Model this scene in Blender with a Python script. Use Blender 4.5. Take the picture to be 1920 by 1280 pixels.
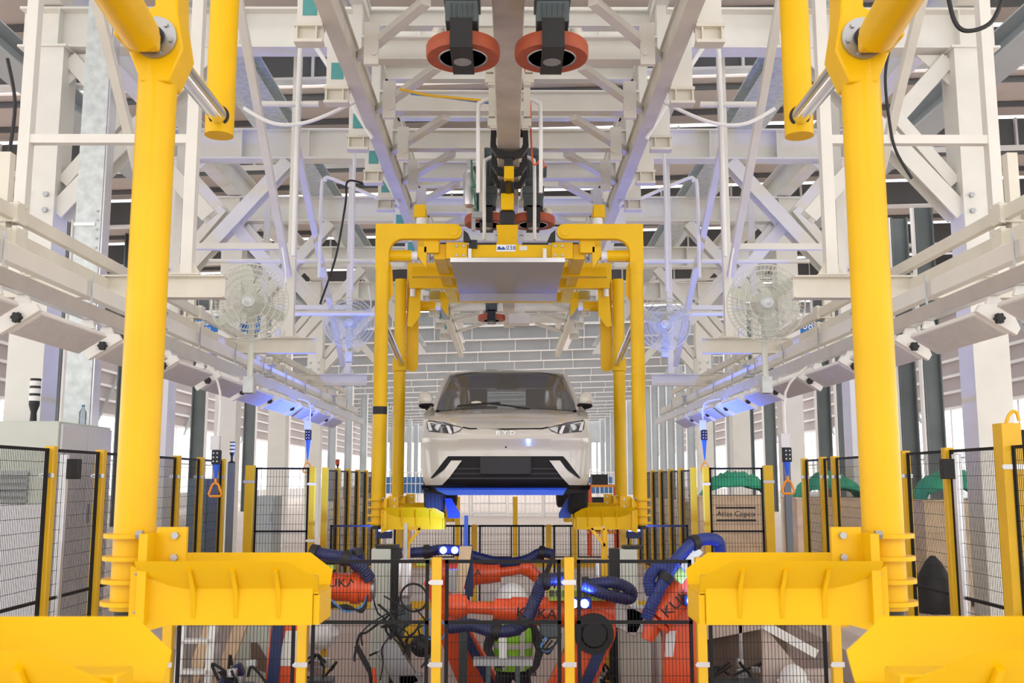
import bpy, math, random
from mathutils import Vector, Matrix
random.seed(7)
for _o in list(bpy.data.objects):
    bpy.data.objects.remove(_o)
SC = bpy.context.scene
COL = SC.collection
V = Vector

# ---------------------------------------------------------------- camera
FPX = 1867.0
TH = math.atan(260 / FPX)
YW = math.atan(5 / FPX * math.cos(TH))
EYE = 1.65
cam_d = bpy.data.cameras.new('camera')
cam_d.sensor_width = 36.0
cam_d.lens = FPX / 1920 * 36.0
cam_d.clip_start = 0.05
cam_d.clip_end = 400
cam_d.dof.use_dof = True
cam_d.dof.focus_distance = 9.5
cam_d.dof.aperture_fstop = 6.3
cam = bpy.data.objects.new('camera', cam_d)
COL.objects.link(cam)
cam.location = (0, 0, EYE)
cam.rotation_euler = (math.pi / 2 + TH, 0, -YW)
SC.camera = cam
_ct, _st, _cy, _sy = math.cos(TH), math.sin(TH), math.cos(YW), math.sin(YW)


def P(x, y, d):
    """point at depth d (metres along +Y) on the ray of photo pixel x,y"""
    u = (x - 960) / FPX
    v = (640 - y) / FPX
    X, Y, Z = u, _ct - v * _st, _st + v * _ct
    X, Y = X * _cy + Y * _sy, -X * _sy + Y * _cy
    k = d / Y
    return V((X * k, d, EYE + Z * k))


def PZ(x, y, z):
    a = P(x, y, 1.0)
    return P(x, y, (z - EYE) / (a.z - EYE))


def PX(x, y, X):
    a = P(x, y, 1.0)
    return P(x, y, X / a.x)


# ---------------------------------------------------------------- world / light / exposure
w = bpy.data.worlds.new('daylight')
SC.world = w
w.use_nodes = True
_n = w.node_tree.nodes
_bg = _n['Background']
_bg.inputs[0].default_value = (1.0, 0.985, 0.975, 1)
_bg.inputs[1].default_value = 2.6
SC.view_settings.view_transform = 'Standard'
SC.view_settings.look = 'None'
SC.view_settings.exposure = -0.1
SC.view_settings.gamma = 1.0
SC.view_settings.use_curve_mapping = False
# ---------------------------------------------------------------- materials
MAT = {}


def mat(name, col, rough=0.5, metal=0.0, var=0.06, scale=6.0, coat=0.0, bump=0.0, emit=None, es=0.0, alpha=None, trans=0.0, spec=None):
    m = bpy.data.materials.new(name)
    m.use_nodes = True
    nt = m.node_tree
    b = nt.nodes['Principled BSDF']
    b.inputs['Roughness'].default_value = rough
    b.inputs['Metallic'].default_value = metal
    if coat:
        b.inputs['Coat Weight'].default_value = coat
        b.inputs['Coat Roughness'].default_value = 0.08
    if spec is not None:
        b.inputs['Specular IOR Level'].default_value = spec
    c = (*col, 1)
    if var > 0:
        tc = nt.nodes.new('ShaderNodeTexCoord')
        nz = nt.nodes.new('ShaderNodeTexNoise')
        nz.inputs['Scale'].default_value = scale
        nz.inputs['Detail'].default_value = 4
        rp = nt.nodes.new('ShaderNodeValToRGB')
        rp.color_ramp.elements[0].position = 0.3
        rp.color_ramp.elements[1].position = 0.7
        rp.color_ramp.elements[0].color = tuple(max(0, x * (1 - var)) for x in col) + (1,)
        rp.color_ramp.elements[1].color = tuple(min(1, x * (1 + var)) for x in col) + (1,)
        nt.links.new(tc.outputs['Object'], nz.inputs['Vector'])
        nt.links.new(nz.outputs['Fac'], rp.inputs['Fac'])
        nt.links.new(rp.outputs['Color'], b.inputs['Base Color'])
        if bump:
            bp = nt.nodes.new('ShaderNodeBump')
            bp.inputs['Strength'].default_value = bump
            bp.inputs['Distance'].default_value = 0.01
            nt.links.new(nz.outputs['Fac'], bp.inputs['Height'])
            nt.links.new(bp.outputs['Normal'], b.inputs['Normal'])
    else:
        b.inputs['Base Color'].default_value = c
    if emit:
        b.inputs['Emission Color'].default_value = (*emit, 1)
        b.inputs['Emission Strength'].default_value = es
    if trans:
        b.inputs['Transmission Weight'].default_value = trans
    if alpha is not None:
        b.inputs['Alpha'].default_value = alpha
    MAT[name] = m
    return m


mat('yellow', (0.82, 0.49, 0.002), 0.34, 0, 0.05, 3, spec=0.3)
mat('yellow_post', (0.82, 0.48, 0.012), 0.42, 0, 0.06, 4)
mat('white_steel', (0.78, 0.765, 0.71), 0.5, 0, 0.05, 2)
mat('cream_steel', (0.72, 0.69, 0.60), 0.5, 0, 0.06, 3)
mat('alu', (0.70, 0.70, 0.72), 0.28, 0.7, 0.05, 5)
mat('rail_alu', (0.58, 0.54, 0.46), 0.45, 0.25, 0.14, 3)
mat('galv', (0.58, 0.62, 0.62), 0.45, 0.35, 0.16, 9)
mat('chrome', (0.75, 0.76, 0.78), 0.12, 1.0, 0.0)
mat('steel', (0.42, 0.43, 0.44), 0.38, 0.8, 0.08, 8)
mat('dark_metal', (0.028, 0.029, 0.032), 0.5, 0.0, 0.1, 6, spec=0.3)
mat('black', (0.012, 0.012, 0.013), 0.5, 0, 0.1, 6)
mat('fence_black', (0.012, 0.012, 0.014), 0.55, 0, 0.0, spec=0.25)
mat('rubber', (0.02, 0.02, 0.021), 0.75, 0, 0.15, 20)
mat('motor_grey', (0.085, 0.11, 0.12), 0.42, 0.1, 0.1, 8)
mat('wheel_red', (0.42, 0.085, 0.035), 0.6, 0, 0.12, 12)
mat('teal', (0.10, 0.36, 0.36), 0.6, 0, 0.05, 5)
mat('robot_red', (0.84, 0.10, 0.022), 0.33, 0, 0.05, 4, coat=0.2)
mat('navy', (0.018, 0.025, 0.10), 0.45, 0, 0.12, 10)
mat('navy_paint', (0.015, 0.03, 0.12), 0.5, 0, 0.05, 4)
mat('lime', (0.55, 0.72, 0.12), 0.5, 0, 0.08, 8)
mat('hivis', (0.33, 0.75, 0.06), 0.7, 0, 0.08, 12)
mat('reflective', (0.70, 0.72, 0.72), 0.4, 0.2, 0.03, 10)
mat('dark_cloth', (0.025, 0.025, 0.03), 0.9, 0, 0.15, 14)
mat('skin', (0.18, 0.085, 0.05), 0.55, 0, 0.08, 10)
mat('white_plastic', (0.82, 0.82, 0.80), 0.35, 0, 0.03, 4)
mat('lamp_white', (0.78, 0.77, 0.74), 0.45, 0, 0.04, 4)
mat('lamp_face', (0.60, 0.59, 0.60), 0.6, 0, 0.05, 14)
mat('cab_green', (0.56, 0.60, 0.54), 0.5, 0, 0.05, 2)
mat('cab_white', (0.70, 0.70, 0.74), 0.45, 0, 0.04, 2)
mat('cab_blue', (0.20, 0.27, 0.32), 0.5, 0, 0.05, 2)
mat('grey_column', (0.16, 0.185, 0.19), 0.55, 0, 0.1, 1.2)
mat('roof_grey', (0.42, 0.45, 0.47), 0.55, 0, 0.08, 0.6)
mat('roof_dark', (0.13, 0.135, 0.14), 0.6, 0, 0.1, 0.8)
mat('roof_panel', (0.62, 0.53, 0.48), 0.6, 0, 0.08, 0.4)
mat('siding', (0.45, 0.40, 0.40), 0.6, 0, 0.1, 0.3)
mat('trim_white', (0.86, 0.85, 0.84), 0.5, 0, 0.03, 1)
mat('concrete', (0.60, 0.50, 0.44), 0.75, 0, 0.12, 1.2, bump=0.1)
mat('concrete_floor', (0.63, 0.54, 0.48), 0.5, 0, 0.10, 0.6)
mat('pit_dark', (0.16, 0.11, 0.08), 0.85, 0, 0.2, 2)
mat('wood', (0.78, 0.60, 0.40), 0.7, 0, 0.12, 5)
mat('tarp', (0.03, 0.38, 0.20), 0.55, 0, 0.2, 6)
mat('bin_blue', (0.07, 0.20, 0.45), 0.5, 0, 0.1, 4)
mat('sign_blue', (0.01, 0.16, 0.52), 0.5, 0, 0.03, 4)
mat('sign_white', (0.88, 0.88, 0.88), 0.5, 0, 0.0)
mat('ink', (0.01, 0.015, 0.03), 0.6, 0, 0.0)
mat('ink_blue', (0.02, 0.10, 0.35), 0.6, 0, 0.0)
mat('orange', (0.85, 0.30, 0.02), 0.4, 0, 0.04, 6)
mat('cable_red', (0.75, 0.10, 0.03), 0.5, 0, 0)
mat('cable_blue', (0.10, 0.30, 0.70), 0.5, 0, 0)
mat('cable_green', (0.03, 0.25, 0.14), 0.5, 0, 0)
mat('blue_paint_and_glow', (0.03, 0.13, 0.80), 0.4, 0, 0.06, 6)  # blue lamp light put into the colour; plain blue on the strain relief
mat('hose_blue', (0.02, 0.04, 0.22), 0.45, 0, 0.1, 10)
mat('car_paint', (0.60, 0.575, 0.515), 0.22, 0, 0.0, coat=1.0)
mat('car_dark', (0.008, 0.008, 0.010), 0.5, 0, 0.0, spec=0.2)
mat('fan_white', (0.66, 0.68, 0.60), 0.45, 0, 0.04, 5)
mat('car_lamp', (0.05, 0.055, 0.06), 0.12, 0.3, 0.0, coat=1.0)
mat('car_drl', (0.85, 0.86, 0.88), 0.2, 0.2, 0.0)
mat('interior', (0.045, 0.042, 0.04), 0.8, 0, 0.1, 8)
mat('louver', (0.40, 0.42, 0.43), 0.5, 0.1, 0.06, 4)
mat('blue_led', (0.05, 0.15, 1.0), 0.4, 0, 0.0, emit=(0.12, 0.22, 1.0), es=16.0)
mat('tray', (0.46, 0.44, 0.42), 0.5, 0.35, 0.14, 60)


def glass(name, tint, op):
    m = bpy.data.materials.new(name)
    m.use_nodes = True
    nt = m.node_tree
    nt.nodes.clear()
    o = nt.nodes.new('ShaderNodeOutputMaterial')
    t = nt.nodes.new('ShaderNodeBsdfTransparent')
    t.inputs[0].default_value = (*tint, 1)
    g = nt.nodes.new('ShaderNodeBsdfGlossy')
    g.inputs['Roughness'].default_value = 0.06
    g.inputs['Color'].default_value = (0.9, 0.92, 0.95, 1)
    d = nt.nodes.new('ShaderNodeBsdfDiffuse')
    d.inputs[0].default_value = (0.42, 0.40, 0.37, 1)
    mx = nt.nodes.new('ShaderNodeMixShader')
    mx.inputs[0].default_value = op
    m2 = nt.nodes.new('ShaderNodeMixShader')
    fr = nt.nodes.new('ShaderNodeFresnel')
    fr.inputs[0].default_value = 1.35
    nt.links.new(t.outputs[0], mx.inputs[1])
    nt.links.new(d.outputs[0], mx.inputs[2])
    nt.links.new(fr.outputs[0], m2.inputs[0])
    nt.links.new(mx.outputs[0], m2.inputs[1])
    nt.links.new(g.outputs[0], m2.inputs[2])
    nt.links.new(m2.outputs[0], o.inputs[0])
    MAT[name] = m


glass('windshield', (0.62, 0.64, 0.63), 0.24)
glass('clear_pane', (0.80, 0.85, 0.90), 0.10)

# ---------------------------------------------------------------- mesh helpers
ORG = {}
JOIN_ANGLE = math.radians(38)


def frame(p, q, up=None):
    """matrix whose z axis runs p->q"""
    z = (V(q) - V(p))
    L = z.length
    z = z / L if L > 1e-9 else V((0, 0, 1))
    up = V(up) if up is not None else V((0, 0, 1))
    if abs(z.dot(up)) > 0.995:
        up = V((0, 1, 0)) if abs(z.y) < 0.9 else V((1, 0, 0))
    x = up.cross(z).normalized()
    y = z.cross(x).normalized()
    m = Matrix((x, y, z)).transposed().to_4x4()
    m.translation = V(p)
    return m, L


class MB:
    def __init__(s, mx=1):
        s.v = []
        s.f = []
        s.mx = mx

    def add(s, vs, fs, M=None):
        o = len(s.v)
        for p in vs:
            p = V(p)
            s.v.append(M @ p if M is not None else p)
        for f in fs:
            s.f.append(tuple(i + o for i in f))
        return s

    def box(s, c, d, M=None):
        x, y, z = d[0] / 2, d[1] / 2, d[2] / 2
        c = V(c)
        vs = [c + V((a * x, b * y, e * z)) for e in (-1, 1) for b in (-1, 1) for a in (-1, 1)]
        s.add(vs, [(0, 2, 3, 1), (4, 5, 7, 6), (0, 1, 5, 4), (2, 6, 7, 3), (0, 4, 6, 2), (1, 3, 7, 5)], M)
        return s

    def bb(s, a, b):
        a, b = V(a), V(b)
        return s.box((a + b) / 2, [abs(b[i] - a[i]) for i in range(3)])

    def bar(s, p, q, w_, h, up=None):
        m, L = frame(p, q, up)
        return s.box((0, 0, L / 2), (w_, h, L), m)

    def prism(s, poly, p, q, up=None):
        """extrude 2d polygon from p to q"""
        m, L = frame(p, q, up)
        n = len(poly)
        vs = [(a, b, 0) for a, b in poly] + [(a, b, L) for a, b in poly]
        fs = [tuple(reversed(range(n))), tuple(range(n, 2 * n))]
        fs += [(i, (i + 1) % n, (i + 1) % n + n, i + n) for i in range(n)]
        return s.add(vs, fs, m)

    def plate(s, pts, off):
        """polygon of 3d points thickened by vector off"""
        n = len(pts)
        off = V(off)
        vs = [V(p) for p in pts] + [V(p) + off for p in pts]
        fs = [tuple(reversed(range(n))), tuple(range(n, 2 * n))]
        fs += [(i, (i + 1) % n, (i + 1) % n + n, i + n) for i in range(n)]
        nrm = V((0, 0, 0))
        for i in range(n):
            a, b = vs[i], vs[(i + 1) % n]
            nrm += a.cross(b)
        if nrm.dot(off) < 0:
            fs = [tuple(reversed(f)) for f in fs]
        return s.add(vs, fs)

    def ibeam(s, p, q, w_, h, tf=0.02, tw=0.015, up=None):
        W, H = w_ / 2, h / 2
        poly = [(-W, -H), (W, -H), (W, -H + tf), (tw / 2, -H + tf), (tw / 2, H - tf), (W, H - tf), (W, H), (-W, H), (-W, H - tf), (-tw / 2, H - tf), (-tw / 2, -H + tf), (-W, -H + tf)]
        return s.prism(poly, p, q, up)

    def cyl(s, p, q, r, r2=None, n=16, cap=True):
        r2 = r if r2 is None else r2
        m, L = frame(p, q)
        vs = []
        for z, rr in ((0, r), (L, r2)):
            for i in range(n):
                a = 2 * math.pi * i / n
                vs.append((rr * math.cos(a), rr * math.sin(a), z))
        fs = [(i, (i + 1) % n, (i + 1) % n + n, i + n) for i in range(n)]
        if cap:
            fs += [tuple(reversed(range(n))), tuple(range(n, 2 * n))]
        return s.add(vs, fs, m)

    def lathe(s, prof, p, q, n=24):
        """prof: list of (r, t) with t in metres along p->q direction"""
        m, L = frame(p, q)
        vs = []
        for r, t in prof:
            for i in range(n):
                a = 2 * math.pi * i / n
                vs.append((r * math.cos(a), r * math.sin(a), t))
        k = len(prof)
        fs = []
        for j in range(k - 1):
            for i in range(n):
                i2 = (i + 1) % n
                fs.append((j * n + i, j * n + i2, (j + 1) * n + i2, (j + 1) * n + i))
        if prof[0][0] > 1e-6:
            fs.append(tuple(reversed(range(n))))
        if prof[-1][0] > 1e-6:
            fs.append(tuple(range((k - 1) * n, k * n)))
        return s.add(vs, fs, m)

    def tube(s, pts, r, n=8, sub=0, rib=0.0):
        pts = [V(p) for p in pts]
        if sub:
            pts = crom(pts, sub)
        k = len(pts)
        rs = r if isinstance(r, (list, tuple)) else [r] * k
        vs = []
        t = (pts[1] - pts[0]).normalized()
        ref = V((0, 0, 1)) if abs(t.z) < 0.9 else V((0, 1, 0))
        x = ref.cross(t).normalized()
        for j in range(k):
            if j == 0:
                t = (pts[1] - pts[0]).normalized()
            elif j == k - 1:
                t = (pts[-1] - pts[-2]).normalized()
            else:
                t = (pts[j + 1] - pts[j - 1]).normalized()
            x = (x - t * x.dot(t)).normalized()
            y = t.cross(x)
            rr = rs[j] * (1 + (rib if j % 2 else -rib))
            for i in range(n):
                a = 2 * math.pi * i / n
                vs.append(pts[j] + x * (rr * math.cos(a)) + y * (rr * math.sin(a)))
        fs = []
        for j in range(k - 1):
            for i in range(n):
                i2 = (i + 1) % n
                fs.append((j * n + i, j * n + i2, (j + 1) * n + i2, (j + 1) * n + i))
        fs.append(tuple(reversed(range(n))))
        fs.append(tuple(range((k - 1) * n, k * n)))
        return s.add(vs, fs)

    def torus(s, c, nrm, R, r, n=32, m_=6, squash=1.0):
        M, _ = frame(V(c), V(c) + V(nrm))
        vs = []
        for i in range(n):
            a = 2 * math.pi * i / n
            for j in range(m_):
                b = 2 * math.pi * j / m_
                vs.append(((R + r * math.cos(b)) * math.cos(a), (R + r * math.cos(b)) * math.sin(a), r * squash * math.sin(b)))
        fs = []
        for i in range(n):
            for j in range(m_):
                fs.append((i * m_ + j, ((i + 1) % n) * m_ + j, ((i + 1) % n) * m_ + (j + 1) % m_, i * m_ + (j + 1) % m_))
        return s.add(vs, fs, M)

    def ell(s, c, r, n=16, k=10, M=None):
        vs = []
        for j in range(k + 1):
            a = math.pi * j / k
            for i in range(n):
                b = 2 * math.pi * i / n
                vs.append((c[0] + r[0] * math.sin(a) * math.cos(b), c[1] + r[1] * math.sin(a) * math.sin(b), c[2] - r[2] * math.cos(a)))
        fs = []
        for j in range(k):
            for i in range(n):
                i2 = (i + 1) % n
                fs.append((j * n + i, j * n + i2, (j + 1) * n + i2, (j + 1) * n + i))
        return s.add(vs, fs, M)

    def grid(s, rows, flip=False):
        o = len(s.v)
        k, n = len(rows), len(rows[0])
        for r in rows:
            for p in r:
                s.v.append(V(p))
        for j in range(k - 1):
            for i in range(n - 1):
                f = (o + j * n + i, o + j * n + i + 1, o + (j + 1) * n + i + 1, o + (j + 1) * n + i)
                s.f.append(tuple(reversed(f)) if flip else f)
        return s

    def bounds(s):
        lo = V([min(p[i] for p in s.v) for i in range(3)])
        hi = V([max(p[i] for p in s.v) for i in range(3)])
        return lo, hi

    def mesh(s, name, org, m, smooth=True):
        vs = [p.copy() for p in s.v]
        fs = s.f
        if s.mx < 0:
            vs = [V((-p.x, p.y, p.z)) for p in vs]
            fs = [tuple(reversed(f)) for f in fs]
        me = bpy.data.meshes.new(name)
        me.from_pydata([tuple(p - org) for p in vs], [], fs)
        if smooth:
            me.polygons.foreach_set('use_smooth', [True] * len(me.polygons))
            me.set_sharp_from_angle(angle=JOIN_ANGLE)
        me.materials.append(MAT[m] if isinstance(m, str) else m)
        me.update()
        return me


def crom(pts, sub):
    out = []
    n = len(pts)
    for i in range(n - 1):
        p0, p1, p2, p3 = pts[max(i - 1, 0)], pts[i], pts[i + 1], pts[min(i + 2, n - 1)]
        for j in range(sub):
            t = j / sub
            out.append(0.5 * ((2 * p1) + (p2 - p0) * t + (2 * p0 - 5 * p1 + 4 * p2 - p3) * t * t + (3 * p1 - p0 - 3 * p2 + p3) * t ** 3))
    out.append(pts[-1])
    return out


def tag(o, label=None, cat=None, group=None, kind=None):
    if label:
        o['label'] = label
    if cat:
        o['category'] = cat
    if group:
        o['group'] = group
    if kind:
        o['kind'] = kind
    return o


def thing(name, label, cat, loc, group=None, kind=None):
    o = bpy.data.objects.new(name, None)
    o.empty_display_size = 0.2
    COL.objects.link(o)
    o.location = loc
    ORG[o] = V(loc)
    return tag(o, label, cat, group, kind)


LOOSE = {'bolt', 'hanger_bracket', 'collar_ring', 'button', 'clip', 'clamp_plate', 'sensor_box', 'valve', 'leg'}


def islands(mb):
    par = list(range(len(mb.v)))

    def find(i):
        while par[i] != i:
            par[i] = par[par[i]]
            i = par[i]
        return i
    for f in mb.f:
        r0 = find(f[0])
        for i in f[1:]:
            par[find(i)] = r0
    out = {}
    for f in mb.f:
        out.setdefault(find(f[0]), []).append(f)
    res = []
    for fs in out.values():
        ids = sorted({i for f in fs for i in f})
        mp = {i: k for k, i in enumerate(ids)}
        q = MB(mb.mx)
        q.v = [mb.v[i] for i in ids]
        q.f = [tuple(mp[i] for i in f) for f in fs]
        res.append(q)
    return res


def part(mb, name, m, parent, label=None, bevel=0, kind=None, smooth=True):
    org = ORG[parent]
    if name in LOOSE:
        ps_ = islands(mb)
        if len(ps_) > 1:
            return [_part(q, name, m, parent, label, bevel, kind, smooth) for q in ps_][0]
    return _part(mb, name, m, parent, label, bevel, kind, smooth)


def _part(mb, name, m, parent, label=None, bevel=0, kind=None, smooth=True):
    org = ORG[parent]
    o = bpy.data.objects.new(name, mb.mesh(name, org, m, smooth))
    COL.objects.link(o)
    o.parent = parent
    ORG[o] = org
    if bevel:
        b = o.modifiers.new('bevel', 'BEVEL')
        b.width = bevel
        b.segments = 2
        b.limit_method = 'ANGLE'
        b.angle_limit = math.radians(40)
    if label:
        o['label'] = label
    if kind:
        o['kind'] = kind
    return o


def solo(mb, name, m, label=None, cat=None, group=None, kind=None, bevel=0, smooth=True):
    lo, hi = mb.bounds()
    org = V(((lo.x + hi.x) / 2 * mb.mx, (lo.y + hi.y) / 2, lo.z))
    o = bpy.data.objects.new(name, mb.mesh(name, org, m, smooth))
    COL.objects.link(o)
    o.location = org
    ORG[o] = org
    if bevel:
        b = o.modifiers.new('bevel', 'BEVEL')
        b.width = bevel
        b.segments = 2
        b.limit_method = 'ANGLE'
        b.angle_limit = math.radians(40)
    return tag(o, label, cat, group, kind)


def dup(root, loc, label=None, rotz=None, group=None):
    def cp(o, par):
        c = o.copy()
        COL.objects.link(c)
        if par is not None:
            c.parent = par
        for ch in o.children:
            cp(ch, c)
        return c
    r = cp(root, None)
    r.location = loc
    if rotz is not None:
        r.rotation_euler = (0, 0, rotz)
    return tag(r, label, None, group)


def share(o, name, loc):
    """another piece that shares the mesh of part o; loc is an offset"""
    c = o.copy()
    COL.objects.link(c)
    c.parent = o.parent
    c.location = loc
    return c


def text_into(mb, s, size, M, depth=0.004, sx=1.0):
    cu = bpy.data.curves.new('t', 'FONT')
    cu.body = s
    cu.size = size
    cu.align_x = 'CENTER'
    cu.align_y = 'CENTER'
    cu.extrude = depth / 2
    cu.resolution_u = 2
    ob = bpy.data.objects.new('t', cu)
    me = bpy.data.meshes.new_from_object(ob)
    mb.add([(v.co.x * sx, v.co.y, v.co.z) for v in me.vertices], [tuple(p.vertices) for p in me.polygons], M)
    bpy.data.objects.remove(ob)
    bpy.data.curves.remove(cu)
    bpy.data.meshes.remove(me)
    return mb


def facing(loc, rx=90, rz=0, ry=0):
    """text plane standing up, read from -Y"""
    return Matrix.Translation(V(loc)) @ Matrix.Rotation(math.radians(rz), 4, 'Z') @ Matrix.Rotation(math.radians(ry), 4, 'Y') @ Matrix.Rotation(math.radians(rx), 4, 'X')


SIDES = ((-1, 'left'), (1, 'right'))
ORD = ['first', 'second', 'third', 'fourth', 'fifth', 'sixth', 'seventh', 'eighth', 'ninth', 'tenth', 'eleventh', 'twelfth']

# ================================================================ the hall
PX0, PY0, PY1, PZB = 3.3, 7.75, 13.2, -1.1
fl = MB()
for a, b in (((-22, -12, -0.3), (22, PY0, 0)), ((-22, PY1, -0.3), (22, 162, 0)), ((-22, PY0, -0.3), (-PX0, PY1, 0)), ((PX0, PY0, -0.3), (22, PY1, 0))):
    fl.bb(a, b)
floor = solo(fl, 'floor', 'concrete_floor', kind='structure')
pf = MB().bb((-PX0 - 0.3, PY0 - 0.3, PZB - 0.2), (PX0 + 0.3, PY1 + 0.3, PZB))
solo(pf, 'floor_pit', 'concrete_floor', kind='structure')
for nm, a, b in (('wall_pit_front', (-PX0 - 0.25, PY0 - 0.25, PZB), (PX0 + 0.25, PY0 - 0.002, -0.302)),
                 ('wall_pit_back', (-PX0 - 0.25, PY1 + 0.002, PZB), (PX0 + 0.25, PY1 + 0.25, -0.302)),
                 ('wall_pit_left', (-PX0 - 0.25, PY0, PZB), (-PX0 - 0.002, PY1, -0.302)),
                 ('wall_pit_right', (PX0 + 0.002, PY0, PZB), (PX0 + 0.25, PY1, -0.302))):
    solo(MB().bb(a, b), nm, 'concrete', kind='structure')
# white curb channel at the front pit edge, yellow kick plates at the back edge
solo(MB().bb((-PX0, PY0 + 0.02, 0.0), (PX0, PY0 + 0.12, 0.07)), 'trim_1', 'trim_white', kind='structure', bevel=0.006)
solo(MB().bb((-PX0, PY1 + 0.02, 0.0), (PX0, PY1 + 0.05, 0.10)), 'trim_2', 'yellow_post', kind='structure')

# ---- roof: panels with open skylight strips, deep girders with pale flanges
GY = [14.6 + 5.75 * i for i in range(-4, 25)]
Z0 = 10.2


def rz(x, add=0.0):
    return Z0 + add + 0.028 * x


ceil = thing('ceiling', None, None, (0, 14, 10), kind='structure')
for i, gy in enumerate(GY):
    mb = MB()
    y0, y1 = gy + (1.5 if gy < 10 else 2.6 if gy < 45 else 3.9), gy + 5.75
    mb.plate([(-22, y0, rz(-22, 0.95)), (22, y0, rz(22, 0.95)), (22, y1, rz(22, 0.95)), (-22, y1, rz(-22, 0.95))], (0, 0, 0.06))
    part(mb, 'roof_panel', 'roof_panel', ceil)
    mb = MB()
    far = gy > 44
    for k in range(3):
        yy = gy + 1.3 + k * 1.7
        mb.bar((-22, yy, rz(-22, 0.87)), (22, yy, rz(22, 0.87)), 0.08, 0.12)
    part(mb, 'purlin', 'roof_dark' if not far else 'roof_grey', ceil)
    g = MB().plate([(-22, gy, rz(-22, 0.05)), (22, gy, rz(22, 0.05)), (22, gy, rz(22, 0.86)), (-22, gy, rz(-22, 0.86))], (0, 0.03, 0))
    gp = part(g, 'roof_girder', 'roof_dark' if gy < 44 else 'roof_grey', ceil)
    f = MB().plate([(-22, gy - 0.15, rz(-22)), (22, gy - 0.15, rz(22)), (22, gy + 0.15, rz(22)), (-22, gy + 0.15, rz(-22))], (0, 0, 0.06))
    for k in range(-9, 10):
        x = k * 2.3 + 0.4 * (i % 2)
        f.bb((x - 0.03, gy - 0.1, rz(x, 0.06)), (x + 0.03, gy + 0.0, rz(x, 0.86)))
    part(f, 'flange', 'trim_white', gp)
# longitudinal crane beams and ducts under the roof
for s, x, z, wd, m in ((1, -5.3, 9.5, 0.55, 'galv'), (1, 5.3, 9.5, 0.55, 'galv'), (1, -9.5, 9.6, 0.7, 'roof_grey'), (1, 9.5, 9.8, 0.7, 'roof_grey'), (1, -2.9, 9.7, 0.4, 'alu'), (1, 3.3, 9.7, 0.4, 'alu')):
    part(MB().ibeam((x, 15, z), (x, 60, z), wd, 0.5, 0.03, 0.03), 'runway_beam', m, ceil)

# ---- side walls far out, window band with panes, siding with pale rails, steel columns
CY_R = [32.9, 35.0, 41.7, 44.4, 53.7, 58.5, 63.0, 69.5, 77.0, 82.0, 86.5, 91.0, 96.0, 100.5, 105.0, 110, 116, 122, 128, 135, 142, 150]
CY_L = [30.5, 36.4, 40.5, 45.0, 53.9, 62.2, 70.6, 79.0, 87.0, 96.0, 104.0, 112, 121, 130, 140, 150]
for s, side in SIDES:
    wl = thing('wall_' + side, None, None, (s * 20, 60, 0), kind='structure')
    part(MB(s).bb((20, 10, 0), (20.15, 160, 0.9)), 'lower_wall', 'trim_white', wl)
    part(MB(s).bb((20.05, 10, 4.8), (20.15, 160, 12)), 'siding_panel', 'siding', wl)
    rail0 = part(MB(s).bb((19.93, 10, 4.8), (20.04, 160, 4.92)), 'siding_rail', 'trim_white', wl)
    for k in range(1, 8):
        share(rail0, 'siding_rail', (0, 0, 0.72 * k))
    mull = None
    for k in range(49):
        y = 12 + 3 * k
        if mull is None:
            mull = part(MB(s).bb((20.0, y, 0.9), (20.12, y + 0.14, 4.8)), 'mullion', 'trim_white', wl)
        else:
            share(mull, 'mullion', (0, 3 * k, 0))
    part(MB(s).bb((20.0, 10, 2.6), (20.08, 160, 2.68)), 'transom', 'trim_white', wl)
    for y in (CY_L if s < 0 else CY_R):
        c = MB(s)
        c.bb((13.72, y - 0.012, 0), (14.28, y + 0.012, 11.0))
        c.bb((13.70, y - 0.22, 0), (13.74, y + 0.22, 11.0))
        c.bb((14.26, y - 0.22, 0), (14.30, y + 0.22, 11.0))
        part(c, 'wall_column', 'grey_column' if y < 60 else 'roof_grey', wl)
        part(MB(s).bb((13.62, y - 0.2, 0), (13.68, y + 0.02, 11.0)), 'downpipe', 'trim_white', wl)
    for k in range(7):
        y = 22 + 13 * k
        part(MB(s).bar((19.85, y, 4.4), (19.85, y + 4, 8.5), 0.1, 0.1), 'wind_brace', 'roof_grey', wl)
we = thing('wall_back', None, None, (0, 160, 0), kind='structure')
part(MB().bb((-20, 160, 0), (20, 160.2, 1.0)), 'lower_wall', 'trim_white', we)
part(MB().bb((-20, 160, 7.6), (20, 160.2, 11.6)), 'siding_panel', 'roof_grey', we)
for k in range(41):
    x = -20 + k
    part(MB().bb((x - 0.16, 159.8, 1.0), (x + 0.16, 160, 7.6)), 'mullion', 'roof_grey', we)
part(MB().bb((-20, 159.75, 3.2), (20, 159.85, 3.35)), 'transom', 'trim_white', we)

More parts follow.
